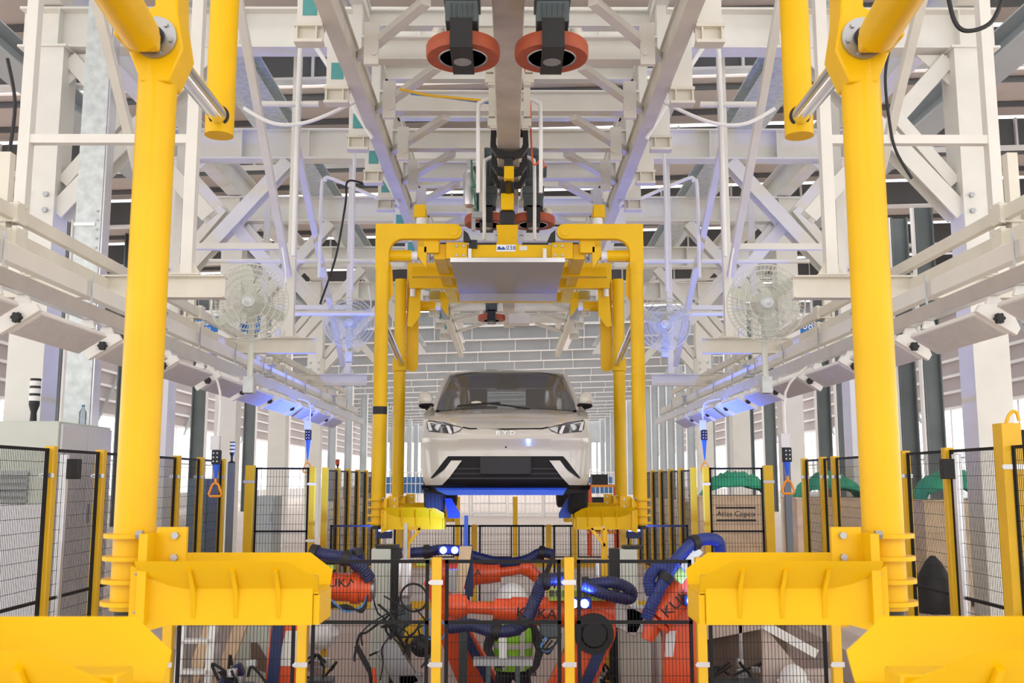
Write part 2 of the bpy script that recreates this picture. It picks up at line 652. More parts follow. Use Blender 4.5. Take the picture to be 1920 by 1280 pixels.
# ================================================================ white portal frames over the line
PF_X, PF_Z = 5.85, 7.10
PF_Y = [PZ(500, yb, PF_Z).y for yb in (97, 302, 417)]
PF_Y += [PF_Y[-1] + 4.6, PF_Y[-1] + 9.2]
PFN = ['nearest white steel portal frame with knee braces spanning the hoist line', 'second white portal frame from the camera, above the loaded car hanger',
       'third white portal frame from the camera, behind the loaded car hanger', 'fourth white portal frame from the camera, far down the line', 'farthest white portal frame over the hoist line']
for i, y in enumerate(PF_Y):
    r = thing('portal_frame', PFN[i], 'steel frame', (0, y, 0), 'white portal frames over the line')
    b = MB().ibeam((-PF_X - 0.4, y, PF_Z + 0.27), (PF_X + 0.4, y, PF_Z + 0.27), 0.30, 0.54, 0.03, 0.02)
    for k in range(-5, 6):
        b.bb((k * 1.15 - 0.008, y - 0.145, PF_Z + 0.03), (k * 1.15 + 0.008, y + 0.145, PF_Z + 0.51))
    part(b, 'cross_beam', 'white_steel', r)
    for s, side in SIDES:
        c = MB(s)
        c.bb((PF_X - 0.22, y - 0.2, 0), (PF_X + 0.22, y + 0.2, PF_Z))
        c.bb((PF_X - 0.26, y - 0.24, PF_Z - 0.03), (PF_X + 0.26, y + 0.24, PF_Z - 0.001))
        co = part(c, 'column', 'white_steel', r)
        c2 = MB(s)
        for dx in (-0.12, 0.12):
            for z in (4.95, 5.15):
                c2.cyl((PF_X + dx, y - 0.2, z), (PF_X + dx, y - 0.235, z), 0.035, n=6)
        part(c2, 'bolt', 'steel', co)
        part(MB(s).ibeam((PF_X - 0.2, y, 4.95), (PF_X - 2.05, y, PF_Z - 0.03), 0.22, 0.26, 0.02, 0.02, up=(0, 1, 0)), 'knee_brace', 'white_steel', r)
        part(MB(s).ibeam((PF_X - 0.22, y + 0.05, PF_Z - 0.1), (PF_X - 2.0, y + 0.3, 5.0), 0.2, 0.22, 0.02, 0.02, up=(0, 1, 0)), 'knee_brace', 'white_steel', r)
        part(MB(s).bar((PF_X - 0.24, y + 0.02, 5.35), (PF_X - 0.95, y + 0.02, 6.25), 0.16, 0.16, up=(0, 1, 0)), 'knee_strut', 'white_steel', r)
        g = MB(s).plate([(PF_X - 0.21, y - 0.01, PF_Z - 0.04), (PF_X - 0.62, y - 0.01, PF_Z - 0.04), (PF_X - 0.21, y - 0.01, PF_Z - 0.45)], (0, 0.02, 0))
        part(g, 'gusset', 'white_steel', r)
# longitudinal tie between the frames on each side
for s, side in SIDES:
    solo(MB(s).ibeam((PF_X, 4.0, PF_Z + 0.86), (PF_X, PF_Y[-1], PF_Z + 0.86), 0.3, 0.6, 0.03, 0.02), 'runway_beam', 'white_steel',
         'white steel runway beam lying on the portal frames on the %s' % side, 'beam')
for s, side, x0, z0 in ((-1, 'left', -4.0, 7.6), (1, 'right', 4.0, 7.6)):
    mb = MB().ibeam((x0, 9.0, z0 + 0.2), (x0, 30, z0 + 0.2), 0.5, 0.35, 0.03, 0.03)
    solo(mb, 'duct_beam', 'galv', 'long galvanised beam resting on the portal frames, %s of the hoist rail' % side, 'beam')

# galvanised trunking pillar behind the control cabinets
gx = P(162, 600, 11.58)
GP = 11.58
g = thing('trunking_pillar', 'tall galvanised steel trunking pillar behind the white cabinet doors', 'pillar', (gx.x, GP, 0))
part(MB().bb((gx.x - 0.15, GP - 0.12, 0), (gx.x + 0.15, GP + 0.12, 9.4)), 'trunk', 'galv', g)
part(MB().bb((gx.x + 0.151, GP - 0.10, 0), (gx.x + 0.17, GP + 0.10, 9.4)), 'side_strip', 'alu', g)
b = MB()
for k in range(6):
    b.cyl((gx.x + 0.11, GP - 0.12, 4.25 + 0.11 * k), (gx.x + 0.11, GP - 0.135, 4.25 + 0.11 * k), 0.016, n=6)
part(b, 'bolt', 'steel', g)
part(MB().bb((gx.x - 0.16, GP - 0.135, 4.62), (gx.x + 0.09, GP - 0.121, 4.66)), 'joint_band', 'alu', g)

# ================================================================ hoist rail support truss
TX, TZ = 1.60, 5.71
tr = thing('rail_truss', 'pale steel double-chord truss carrying the hoist rail overhead', 'truss', (0, 14, TZ))
for s in (-1, 1):
    part(MB(s).ibeam((TX, 4.0, TZ + 0.14), (TX, 33, TZ + 0.14), 0.15, 0.28, 0.015, 0.1), 'bottom_chord', 'cream_steel', tr)
    part(MB(s).ibeam((TX, 4.0, TZ + 1.0), (TX, 33, TZ + 1.0), 0.15, 0.2, 0.015, 0.1), 'top_chord', 'white_steel', tr)
SY = [PZ(600, y, 5.51).y for y in (88, 200, 286, 348, 398)]
SY += [SY[-1] + 1.9 * (k + 1) for k in range(7)]
SY = [SY[0] - 1.9] + SY
for i, y in enumerate(SY):
    part(MB().ibeam((-TX + 0.05, y, TZ + 0.42), (TX - 0.05, y, TZ + 0.42), 0.16, 0.26, 0.02, 0.015), 'cross_member', 'white_steel', tr)
    part(MB().ibeam((-TX + 0.05, y + 0.5, TZ + 1.0), (TX - 0.05, y + 0.5, TZ + 1.0), 0.14, 0.2, 0.02, 0.015), 'cross_member', 'white_steel', tr)
    for s in (-1, 1):
        part(MB(s).bar((TX - 0.06, y + 1.15, TZ + 0.2), (0.76, y + 0.05, TZ + 0.26), 0.10, 0.07), 'plan_brace', 'white_steel', tr)
        part(MB(s).bb((TX - 0.05, y - 0.06, TZ + 0.281), (TX + 0.05, y + 0.06, TZ + 0.9)), 'hanger_post', 'white_steel', tr)
        if i:
            st = MB(s)
            x0, x1 = TX + 0.075, TX + 0.33
            st.bb((x0, y - 0.07, 5.68), (x1, y + 0.07, 5.71)).bb((x0, y - 0.07, 5.53), (x1, y + 0.07, 5.56))
            st.bb((x0, y - 0.01, 5.55), (x1, y + 0.01, 5.68)).bb((x1 - 0.03, y - 0.06, 5.55), (x1 - 0.015, y + 0.06, 5.68)).bb((x0 + 0.05, y - 0.06, 5.55), (x0 + 0.065, y + 0.06, 5.68))
            part(st, 'stub_bracket', 'cream_steel', tr)
            pl = part(MB(s).bb((TX + 0.1, y + 0.0, 5.71), (TX + 0.32, y + 0.08, 6.36)), 'stub_post', 'white_steel', tr)
            stick = MB(s).bb((TX + 0.14, y - 0.006, 5.81), (TX + 0.27, y - 0.001, 5.99))
            if s < 0:
                part(stick, 'label_sticker', 'teal', pl)
for i in range(5):
    y = SY[i + 1] + 0.75
    for s in (-1, 1):
        b = MB(s).bb((1.28, y - 0.04, 5.66), (1.42, y + 0.02, 6.09)).cyl((1.32, y - 0.04, 5.77), (1.32, y - 0.07, 5.77), 0.03, n=8)
        part(b, 'side_plate', 'white_steel', tr)

# ================================================================ hoist rail
RZ = 5.32
ra = thing('hoist_rail', 'worn aluminium overhead hoist rail running down the middle of the truss', 'rail', (0, 14, RZ))
part(MB().ibeam((-0.01, 4.0, RZ + 0.15), (-0.01, 24, RZ + 0.15), 0.255, 0.30, 0.05, 0.18), 'rail_profile', 'rail_alu', ra, bevel=0.01)
for y in [6.95, 8.95, 10.1, 13.2, 15.2, 17.5, 20]:
    for s in (-1, 1):
        c = MB(s)
        c.bb((0.125, y - 0.05, RZ + 0.02), (0.23, y + 0.05, RZ + 0.10)).bb((0.15, y - 0.05, RZ + 0.12), (0.22, y + 0.05, RZ + 0.55)).bb((0.13, y - 0.04, RZ + 0.02), (0.2, y + 0.04, RZ + 0.0))
        part(c, 'rail_clamp', 'cream_steel', ra)
for y in (8.95, 13.2):
    part(MB().bb((-0.35, y - 0.06, RZ + 0.40), (0.35, y + 0.06, RZ + 0.55)), 'clamp_yoke', 'cream_steel', ra)

# curved tubular hoops beside the rail
for k, (y, z0, hw) in enumerate(((10.15, 5.39, 0.33), (11.6, 5.24, 0.30))):
    h = thing('tube_hoop', ('upper' if k == 0 else 'lower') + ' white bent tube hoop straddling the hoist rail', 'tube frame', (0, y, z0 - 0.9))
    for s in (-1, 1):
        part(MB(s).tube([(0.10, y, z0 + 0.28), (hw - 0.12, y, z0 + 0.28), (hw - 0.03, y, z0 + 0.24), (hw, y, z0 + 0.14), (hw, y, z0 - 0.75)], 0.022, 10, 5), 'tube', 'white_plastic', h)


# ================================================================ friction drives
def drive(cx, y, zw, label, sc=1.0, mirror=1, motor=True):
    r = thing('friction_drive', label, 'drive unit', (cx, y, zw - 0.2), 'friction drive units')
    R = 0.29 * sc
    prof = [(R * 0.62, -0.05), (R * 0.97, -0.055), (R, -0.035), (R, 0.035), (R * 0.97, 0.055), (R * 0.62, 0.05), (R * 0.62, -0.05)]
    part(MB().lathe(prof, (cx, y, zw), (cx, y, zw + 1), 40), 'tyre', 'wheel_red', r)
    hub = MB().lathe([(R * 0.12, -0.03), (R * 0.60, -0.035), (R * 0.615, -0.05), (R * 0.62, 0.05), (R * 0.5, 0.03), (R * 0.12, 0.03)], (cx, y, zw), (cx, y, zw + 1), 32)
    part(hub, 'hub', 'dark_metal', r)
    part(MB().torus((cx, y, zw - 0.05), (0, 0, 1), R * 0.645, 0.008, 36), 'rim_ring', 'steel', r)
    yk = MB()
    yk.bb((cx - 0.085 * sc, y - R - 0.05, zw - 0.09), (cx + 0.085 * sc, y - R - 0.025, zw + 0.12))
    yk.bb((cx - 0.085 * sc, y - R - 0.05, zw - 0.11), (cx + 0.085 * sc, y + R * 0.6, zw - 0.085))
    yk.bb((cx - 0.085 * sc, y - R - 0.05, zw + 0.10), (cx + 0.085 * sc, y + R * 0.5, zw + 0.125))
    yo = part(yk, 'yoke', 'dark_metal', r)
    part(MB().cyl((cx, y - R * 0.25, zw - 0.111), (cx, y - R * 0.25, zw - 0.115), 0.07 * sc, n=20), 'cap', 'steel', yo)
    gb = MB()
    gy = y - R * 0.55
    gb.box((cx, gy, zw + 0.21), (0.25 * sc, 0.24, 0.17))
    gb.box((cx, gy, zw + 0.345), (0.28 * sc, 0.26, 0.10))
    for k in range(5):
        gb.box((cx - 0.08 + 0.04 * k, gy - 0.125, zw + 0.2), (0.012, 0.02, 0.13))
    part(gb, 'gearbox', 'motor_grey', r, bevel=0.015)
    if motor:
        mt = MB().lathe([(0.09, 0), (0.105, 0.02), (0.105, 0.10), (0.1, 0.11), (0.1, 0.40), (0.11, 0.41), (0.11, 0.5), (0.08, 0.53)], (cx, gy, zw + 0.396), (cx, gy, zw + 2), 24)
        for k in range(16):
            a = k * math.pi / 8
            mt.box((cx + 0.108 * math.cos(a), gy + 0.108 * math.sin(a), zw + 0.66), (0.012, 0.012, 0.25))
        mo = part(mt, 'motor', 'motor_grey', r)
        part(MB().box((cx + mirror * 0.14, gy, zw + 0.62), (0.07, 0.11, 0.13)), 'terminal_box', 'motor_grey', mo, bevel=0.01)
    pv = MB().cyl((cx + mirror * R * 0.62, y - 0.05, zw + 0.065), (cx + mirror * R * 0.62, y - 0.05, zw + 0.15), 0.065, n=16)
    pv.bb((cx + mirror * R * 0.3, y - 0.1, zw + 0.126), (cx + mirror * R * 0.8, y + 0.1, zw + 0.16))
    part(pv, 'pivot_bracket', 'cream_steel', r)
    return r


drive(-0.365, 7.44, 4.98, 'red-tyred friction drive nearest the camera, left of the hoist rail', mirror=-1)
drive(0.330, 7.44, 4.98, 'red-tyred friction drive nearest the camera, right of the hoist rail', mirror=1)
drive(-0.30, 12.75, 5.02, 'red-tyred friction drive left of the yellow hanger bracket', mirror=-1)
drive(0.31, 12.75, 5.02, 'red-tyred friction drive right of the yellow hanger bracket with tall grey motor', mirror=1)
drive(-0.38, 21.0, 5.08, 'small distant friction drive seen below the grey drip tray', mirror=-1)
fs = thing('rail_stop', 'pale steel rail end stop hanging beside the distant friction drive', 'rail stop', (P(975, 590, 21).x, 21, 4.6))
px = P(975, 590, 21).x
part(MB().bb((px - 0.1, 20.9, 5.15), (px + 0.1, 21.1, 5.6)), 'drop_arm', 'cream_steel', fs)
part(MB().bb((px - 0.24, 20.8, 4.94), (px + 0.2, 21.2, 5.15)), 'stop_block', 'cream_steel', fs)


# ================================================================ hanger: cradles, posts and top frame
def cradle(r, s, y, zt=1.362):
    """wheel cradle on the post at X = s*1.43; local X measured from centre"""
    xo, xi = 1.345, 0.70
    ch = 0.10
    t = 0.014
    nm = 'wheel_cradle'
    m = MB(s)
    # near and far sloped plates with a chamfered inner corner
    for k in (-1, 1):
        yt, yb = y + k * 0.22, y + k * 0.12
        zb = zt - 0.115
        pts = [(xo, yt, zt), (xi + ch, yt, zt), (xi, y + k * 0.165, zt - 0.062), (xi, yb, zb), (xo - 0.16, yb, zb), (xo, y + k * 0.20, zt - 0.02)]
        m.plate(pts, (0, -k * t * 0.6, -t))
    m.plate([(xo - 0.16, y - 0.12, zt - 0.115), (xi, y - 0.12, zt - 0.115), (xi, y + 0.12, zt - 0.115), (xo - 0.16, y + 0.12, zt - 0.115)], (0, 0, -t))
    cr = part(m, nm, 'yellow', r)
    b = MB(s)
    b.plate([(xo + 0.03, y - 0.17, zt - 0.02), (xo - 0.16, y - 0.132, zt - 0.104), (xi + 0.02, y - 0.132, zt - 0.104), (xi + 0.02, y - 0.132, zt - 0.235), (xo - 0.1, y - 0.132, zt - 0.235), (xo + 0.03, y - 0.17, zt - 0.27)], (0, 0.02, 0))
    b.bb((xi + 0.02, y - 0.1, zt - 0.235), (xo, y + 0.12, zt - 0.215)).bb((xi + 0.02, y + 0.10, zt - 0.235), (xo, y + 0.12, zt - 0.12))
    part(b, 'cradle_base', 'yellow', cr)
    for k in range(3):
        x = xo - 0.2 - 0.155 * k
        g = MB(s).plate([(x, y - 0.122, zt - 0.225), (x, y - 0.135, zt - 0.21), (x, y - 0.145, zt - 0.12), (x, y - 0.21, zt - 0.035), (x, y - 0.198, zt - 0.03), (x, y - 0.122, zt - 0.125)], (0.014, 0, 0))
        part(g, 'rib', 'yellow', cr)
    e = MB(s).bb((xi - 0.004, y - 0.12, zt - 0.235), (xi + 0.018, y + 0.12, zt - 0.125))
    part(e, 'end_plate', 'yellow', cr)
    part(MB(s).bb((xi + 0.03, y - 0.05, zt - 0.114), (xi + 0.17, y + 0.04, zt - 0.07)), 'wheel_stop', 'yellow', cr, bevel=0.005)
    return cr


def post(r, s, y, ztop, name='post', dz=0.0):
    p = part(MB(s).cyl((1.43, y, 1.13 + dz), (1.43, y, ztop), 0.077, n=28), name, 'yellow', r)
    f = MB(s)
    for z in (1.405 + dz, 1.322 + dz, 1.238 + dz, 1.157 + dz):
        f.lathe([(0.07, -0.008), (0.112, -0.008), (0.112, 0.008), (0.07, 0.008)], (1.43, y, z), (1.43, y, z + 1), 28)
    part(f, 'collar_ring', 'yellow', p)
    part(MB(s).cyl((1.43, y, 1.09 + dz), (1.43, y, 1.129 + dz), 0.06, n=20), 'foot_cap', 'dark_metal', p)
    pl = MB(s)
    pl.bb((1.312, y - 0.19, 1.10 + dz), (1.344, y + 0.0, 1.42 + dz))
    pl.bb((1.20, y - 0.10, 1.30 + dz), (1.312, y - 0.08, 1.44 + dz))
    pl.bb((1.344, y - 0.06, 1.14 + dz), (1.40, y + 0.06, 1.40 + dz))
    mp = part(pl, 'mounting_plate', 'yellow', r)
    bt = MB(s)
    for z in (1.415, 1.275, 1.14):
        bt.cyl((1.344, y - 0.15, z + dz), (1.368, y - 0.15, z + dz), 0.017, n=6)
    for z in (1.33, 1.41):
        bt.cyl((1.24, y - 0.10, z + dz), (1.24, y - 0.115, z + dz), 0.014, n=6)
    part(bt, 'bolt', 'steel', mp)


# ---- the empty hanger around the camera
HY = 3.87
hg = thing('car_hanger', 'empty yellow overhead car hanger closest to the camera', 'hanger', (0, HY, 1.1), 'yellow overhead car hangers')
for s in (-1, 1):
    cradle(hg, s, HY)
    cradle(hg, s, 1.97)
    post(hg, s, HY, 3.34, dz=0.037)
    post(hg, s, 1.97, 4.6, dz=0.037)
    y = HY
    pts = [P(px_, py_, HY - 0.075) for px_, py_ in ((263, 152), (316, 152), (343, 92), (333, 24), (333, -60), (290, -60), (290, 10), (256, 26), (236, 84))]
    hd = MB(s).plate([V((-q.x, q.y, q.z)) for q in pts], (0, 0.15, 0))
    hp = part(hd, 'pivot_head', 'yellow', hg, bevel=0.008)
    c = P(292, 72, HY - 0.076)
    c.x = -c.x
    part(MB(s).lathe([(0.042, 0), (0.085, 0), (0.087, 0.004), (0.087, 0.014), (0.042, 0.014)], c + V((0, 0, 0)), c + V((0, -1, 0)), 32), 'flange_ring', 'steel', hp)
    b = MB(s)
    for k in range(6):
        a = k * math.pi / 3 + 0.2
        q = c + V((0.066 * math.cos(a), -0.012, 0.066 * math.sin(a)))
        b.cyl(q, q + V((0, -0.012, 0)), 0.010, n=6)
    part(b, 'bolt', 'steel', hp)
    part(MB(s).cyl(c + V((0, -0.001, 0)), c + V((0, -0.03, 0)), 0.041, n=24), 'pin', 'dark_metal', hp)
    # arm reaching towards the camera from the pivot
    a0, a1 = P(262, 62, 3.68), P(118, -170, 2.75)
    a0.x, a1.x = -a0.x, -a1.x
    ar = part(MB(s).cyl(a0, a1, 0.075, n=24), 'swing_arm', 'yellow', hg)
    q = P(258, 66, 3.69)
    q.x = -q.x
    part(MB(s).box(q, (0.13, 0.16, 0.075)), 'arm_shoe', 'yellow', ar, bevel=0.012)
    # stub post behind with the bright link rod
    sx = 1.575
    stp = part(MB(s).cyl((sx, 5.2, 3.50), (sx, 5.2, 5.0), 0.077, n=28), 'stub_post', 'yellow', hg)
    r0, r1 = P(330, 118, 4.0), P(410, 216, 5.13)
    r0.x, r1.x = -r0.x, -r1.x
    part(MB(s).cyl(r0, r1, 0.047, n=20), 'link_rod', 'chrome', hg)
    part(MB(s).torus(r1, (r1 - r0), 0.05, 0.006, 24), 'rod_seal', 'dark_metal', stp)
part(MB().bb((-1.65, 1.8, 4.6), (1.65, 2.1, 4.85)).bb((-1.65, 5.05, 5.0), (1.65, 5.35, 5.2)).bb((-0.2, 1.9, 4.86), (0.2, 5.2, 5.0)).bb((-1.55, 1.9, 4.851), (-1.4, 5.2, 5.0)).bb((1.4, 1.9, 4.851), (1.55, 5.2, 5.0)), 'top_frame', 'yellow', hg)

# ---- the hanger that carries the car
CY = 11.0
RYY = 12.9
ch = thing('car_hanger', 'yellow overhead hanger numbered 038 carrying the white car', 'hanger', (0, CY, 1.1), 'yellow overhead car hangers')


def arc(cx, cz, r, a0, a1, n=8):
    return [(cx + r * math.cos(math.radians(a0 + (a1 - a0) * k / n)), cz + r * math.sin(math.radians(a0 + (a1 - a0) * k / n))) for k in range(n + 1)]


for s in (-1, 1):
    cradle(ch, s, CY)
    cradle(ch, s, RYY)
    post(ch, s, CY, 4.07, dz=0.035)
    post(ch, s, RYY, 4.27, dz=0.035)
    # L-shaped swing arm plates, front and rear
    for y, xo, zb, nm in ((CY - 0.05, 1.51, 3.978, 'swing_arm'), (RYY + 0.10, 1.36, 3.098, 'swing_arm')):
        zt, zl = 4.518, 4.343
        wv = 0.155
        poly = [(xo, zt), (0.62, zt)] + arc(0.62, (zt + zl) / 2, (zt - zl) / 2, 90, 270, 6)[1:-1] + [(0.62, zl)]
        poly += arc(xo - wv - 0.16, zl - 0.16, 0.16, 90, 0, 6)
        poly += [(xo - wv, zb + 0.05)] + arc(xo - wv / 2, zb + 0.04, wv / 2, 180, 360, 6)[1:-1] + [(xo, zb + 0.05)]
        m = MB(s).plate([(a, y, b) for a, b in poly], (0, 0.09, 0))
        sw = part(m, nm, 'yellow', ch, bevel=0.008)
        part(MB(s).cyl((0.63, y - 0.012, (zt + zl) / 2), (0.63, y, (zt + zl) / 2), 0.055, n=24), 'pivot_cap', 'yellow', sw)
    # buffer tubes
    for y, x0, x1 in ((CY + 0.06, 1.36, 1.11), (RYY + 0.14, 1.21, 0.98)):
        z = 4.168 if y < 12 else 3.938
        bt = part(MB(s).cyl((x0, y, z), (x1, y, z), 0.068, n=24), 'buffer_tube', 'yellow', ch)
        part(MB(s).cyl((x1, y, z), (x1 - 0.07, y, z), 0.055, n=20), 'buffer_pad', 'white_plastic', bt)
        part(MB(s).bb((x1 - 0.17, y - 0.04, z - 0.02), (x1 - 0.072, y + 0.04, z + 0.10)).plate([(x1 - 0.17, y - 0.04, z - 0.02), (x1 - 0.08, y - 0.04, z - 0.02), (x1 - 0.17, y - 0.04, z - 0.14)], (0, 0.08, 0)), 'buffer_stop', 'yellow', ch)
    # silver link rod and hinge lugs
    part(MB(s).cyl((1.44, CY + 0.10, 3.458), (1.40, RYY - 0.07, 3.148), 0.045, n=18), 'link_rod', 'chrome', ch)
    part(MB(s).lathe([(0.08, -0.09), (0.095, -0.08), (0.095, 0.08), (0.08, 0.09)], (1.43, RYY, 3.138), (1.43, RYY, 4), 24), 'rod_collar', 'yellow', ch)
    lug = MB(s).plate([(1.30, RYY - 0.1, 4.118), (1.16, RYY - 0.1, 4.118), (1.16, RYY - 0.1, 3.778), (1.27, RYY - 0.1, 3.618), (1.33, RYY - 0.1, 3.638)], (0, 0.03, 0))
    part(lug, 'hinge_plate', 'yellow', ch)
    part(MB(s).cyl((1.26, RYY - 0.13, 4.018), (1.26, RYY - 0.13, 4.118), 0.035, n=12), 'grease_cup', 'white_plastic', ch)
    lug2 = MB(s).plate([(1.37, CY + 0.06, 4.118), (1.33, CY + 0.06, 4.038), (1.31, CY + 0.06, 3.738), (1.37, CY + 0.06, 3.638)], (0, 0.03, 0))
    part(lug2, 'hinge_plate', 'yellow', ch)
    # side beams of the top frame
    part(MB(s).bb((0.72, CY + 0.1, 4.138), (0.86, RYY + 1.0, 4.318)), 'side_beam', 'yellow', ch, bevel=0.006)
    # wheel guides beside the tyres, blue lamp light painted into their colour
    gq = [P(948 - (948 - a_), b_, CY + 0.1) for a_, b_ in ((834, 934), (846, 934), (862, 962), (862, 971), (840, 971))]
    part(MB(s).plate([V((-q_.x, q_.y, q_.z)) for q_ in gq], (0, 0.05, 0)), 'wheel_guide', 'blue_paint_and_glow', ch)
    # square brackets and rocker boxes
    part(MB(s).bb((0.80, CY + 0.02, 4.198), (0.97, CY + 0.1, 4.368)), 'bracket_box', 'yellow', ch, bevel=0.006)
    part(MB(s).bb((0.68, RYY - 0.2, 4.319), (0.98, RYY, 4.478)).bb((0.70, RYY - 0.22, 4.298), (0.96, RYY - 0.201, 4.318)), 'bracket_box', 'yellow', ch, bevel=0.006)
    # guide roller blocks standing on the frame
    g = MB(s).bb((1.02, CY + 0.9, 4.328), (1.12, CY + 1.0, 4.938)).bb((1.03, CY + 0.86, 4.838), (1.17, CY + 0.98, 4.998))
    gp = part(g, 'guide_block', 'yellow', ch, bevel=0.006)
    part(MB(s).cyl((1.075, CY + 0.86, 4.668), (1.075, CY + 0.86, 4.818), 0.065, n=16), 'guide_roller', 'white_plastic', gp)
    # blue-lit limit sensors hanging below the frame
    part(MB(s).bb((0.95, RYY + 0.5, 4.098), (1.10, RYY + 0.62, 4.218)).bb((0.82, RYY + 0.5, 3.818), (0.95, RYY + 0.62, 4.038)), 'sensor_box', 'clear_pane', ch)
    bp = MB(s).bb((0.48, CY + 0.055, 4.138), (0.72, CY + 0.085, 4.328))
    bpo = part(bp, 'splice_plate', 'yellow', ch, bevel=0.004)
    b = MB(s)
    for x in (0.52, 0.60):
        for z in (4.173, 4.283):
            b.cyl((x, CY + 0.055, z), (x, CY + 0.04, z), 0.016, n=6)
    part(b, 'bolt', 'steel', bpo)
    part(MB(s).plate([(0.43, CY + 0.0, 4.328), (0.52, CY + 0.0, 4.328), (0.52, CY + 0.0, 4.458), (0.47, CY + 0.0, 4.418)], (0, 0.08, 0)), 'pivot_lug', 'dark_metal', ch)
for i, (y, z0, z1, hx) in enumerate(((CY + 0.09, 4.158, 4.308, 0.72), (CY + 0.95, 4.118, 4.238, 1.2), (RYY - 0.2, 4.118, 4.298, 1.3), (RYY + 0.9, 4.138, 4.278, 1.12))):
    part(MB().bb((-hx, y, z0), (hx, y + 0.12, z1)), 'cross_beam', 'yellow', ch, bevel=0.006)
# number plate
npz = P(949, 465, CY + 0.08)
nm_ = part(MB().bb((npz.x - 0.11, CY + 0.078, npz.z - 0.04), (npz.x + 0.11, CY + 0.089, npz.z + 0.04)), 'number_plate', 'sign_white', ch, label='white plate with blue emblem and number 038')
t = MB()
text_into(t, '038', 0.075, facing((npz.x + 0.055, CY + 0.076, npz.z)), 0.003)
part(t, 'lettering', 'ink_blue', nm_)
t = MB().plate([(npz.x - 0.10, CY + 0.0765, npz.z - 0.02), (npz.x - 0.005, CY + 0.0765, npz.z - 0.02), (npz.x - 0.02, CY + 0.0765, npz.z + 0.005), (npz.x - 0.035, CY + 0.0765, npz.z + 0.02), (npz.x - 0.05, CY + 0.0765, npz.z - 0.005), (npz.x - 0.075, CY + 0.0765, npz.z + 0.02), (npz.x - 0.095, CY + 0.0765, npz.z + 0.015)], (0, -0.002, 0))
part(t, 'emblem', 'ink_blue', nm_)
t = MB().torus((npz.x, CY + 0.077, npz.z), (0, 1, 0), 0.001, 0.0005, 6, 4)
part(MB().bb((npz.x + 0.15, CY + 0.083, npz.z - 0.025), (npz.x + 0.24, CY + 0.089, npz.z + 0.025)), 'small_label', 'cream_steel', ch)
part(MB().bb((npz.x - 0.42, CY + 0.05, npz.z - 0.005), (npz.x - 0.33, CY + 0.089, npz.z + 0.09)), 'junction_box', 'dark_metal', ch)
# grey drip tray under the frame
tz = 4.103
tray = part(MB().bb((-0.67, CY + 0.06, tz), (0.63, RYY + 0.12, tz + 0.012)), 'drip_tray', 'tray', ch, label='grey steel drip tray under the hanger frame')
part(MB().bb((-0.67, CY + 0.05, tz - 0.005), (0.63, CY + 0.062, tz + 0.045)), 'tray_lip', 'alu', tray)
part(MB().plate([(-0.67, RYY + 0.12, tz), (0.63, RYY + 0.12, tz), (0.63, RYY + 0.18, tz - 0.09), (-0.67, RYY + 0.18, tz - 0.09)], (0, 0.01, 0.005)), 'tray_lip', 'alu', tray)
for x in (-0.45, 0.40):
    part(MB().bb((x - 0.02, CY + 0.045, tz + 0.04), (x + 0.02, CY + 0.085, tz + 0.15)), 'tray_strap', 'alu', tray)
# central suspension: bracket, trolley links and black yokes round the rail
cxm = -0.025
part(MB().plate([(cxm - 0.14, CY + 0.3, 4.308), (cxm + 0.14, CY + 0.3, 4.308), (cxm + 0.11, CY + 0.3, 4.458), (cxm + 0.13, CY + 0.3, 4.598), (cxm - 0.13, CY + 0.3, 4.598), (cxm - 0.11, CY + 0.3, 4.458)], (0, 0.14, 0)), 'suspension_bracket', 'yellow', ch, bevel=0.008)
part(MB().bb((cxm - 0.09, CY + 0.33, 4.598), (cxm + 0.09, CY + 0.42, 4.778)), 'suspension_joint', 'black', ch, bevel=0.02)
part(MB().bb((cxm - 0.075, CY + 0.30, 4.778), (cxm + 0.075, CY + 0.42, 4.978)), 'link_block', 'yellow', ch, bevel=0.01)
part(MB().plate([(cxm - 0.085, CY + 0.3, 4.978), (cxm + 0.085, CY + 0.3, 4.978), (cxm + 0.07, CY + 0.3, 5.138), (cxm - 0.07, CY + 0.3, 5.138)], (0, 0.1, 0)), 'clevis', 'black', ch, bevel=0.01)
for k, y in enumerate((CY - 0.28, CY + 0.38, CY + 0.9)):
    m = MB()
    for s in (-1, 1):
        m.plate([(s * 0.15, y, RZ + 0.26), (s * 0.205, y, RZ + 0.26), (s * 0.215, y, RZ + 0.03), (s * 0.15, y, RZ - 0.07), (s * 0.06, y, RZ - 0.09), (s * 0.06, y, RZ - 0.03), (s * 0.12, y, RZ - 0.02), (s * 0.15, y, RZ + 0.05)], (0, 0.12, 0))
        m.cyl((s * 0.15, y + 0.06, RZ + 0.2), (s * 0.10, y + 0.06, RZ + 0.2), 0.05, n=12)
    m.bb((-0.062, y, RZ - 0.10), (0.062, y + 0.12, RZ - 0.03))
    yo = part(m, 'trolley_yoke', 'black', ch)
    part(MB().cyl((-0.01, y + 0.06, RZ - 0.2), (-0.01, y + 0.06, RZ - 0.10), 0.05, n=14), 'swivel', 'black', yo)
    part(MB().bb((-0.06, y + 0.0, RZ - 0.35), (0.05, y + 0.12, RZ - 0.2)), 'trolley_link', 'yellow', ch, bevel=0.01)
part(MB().bar((-0.01, CY - 0.2, RZ - 0.31), (-0.01, CY + 1.0, RZ - 0.31), 0.06, 0.08), 'load_bar', 'black', ch)
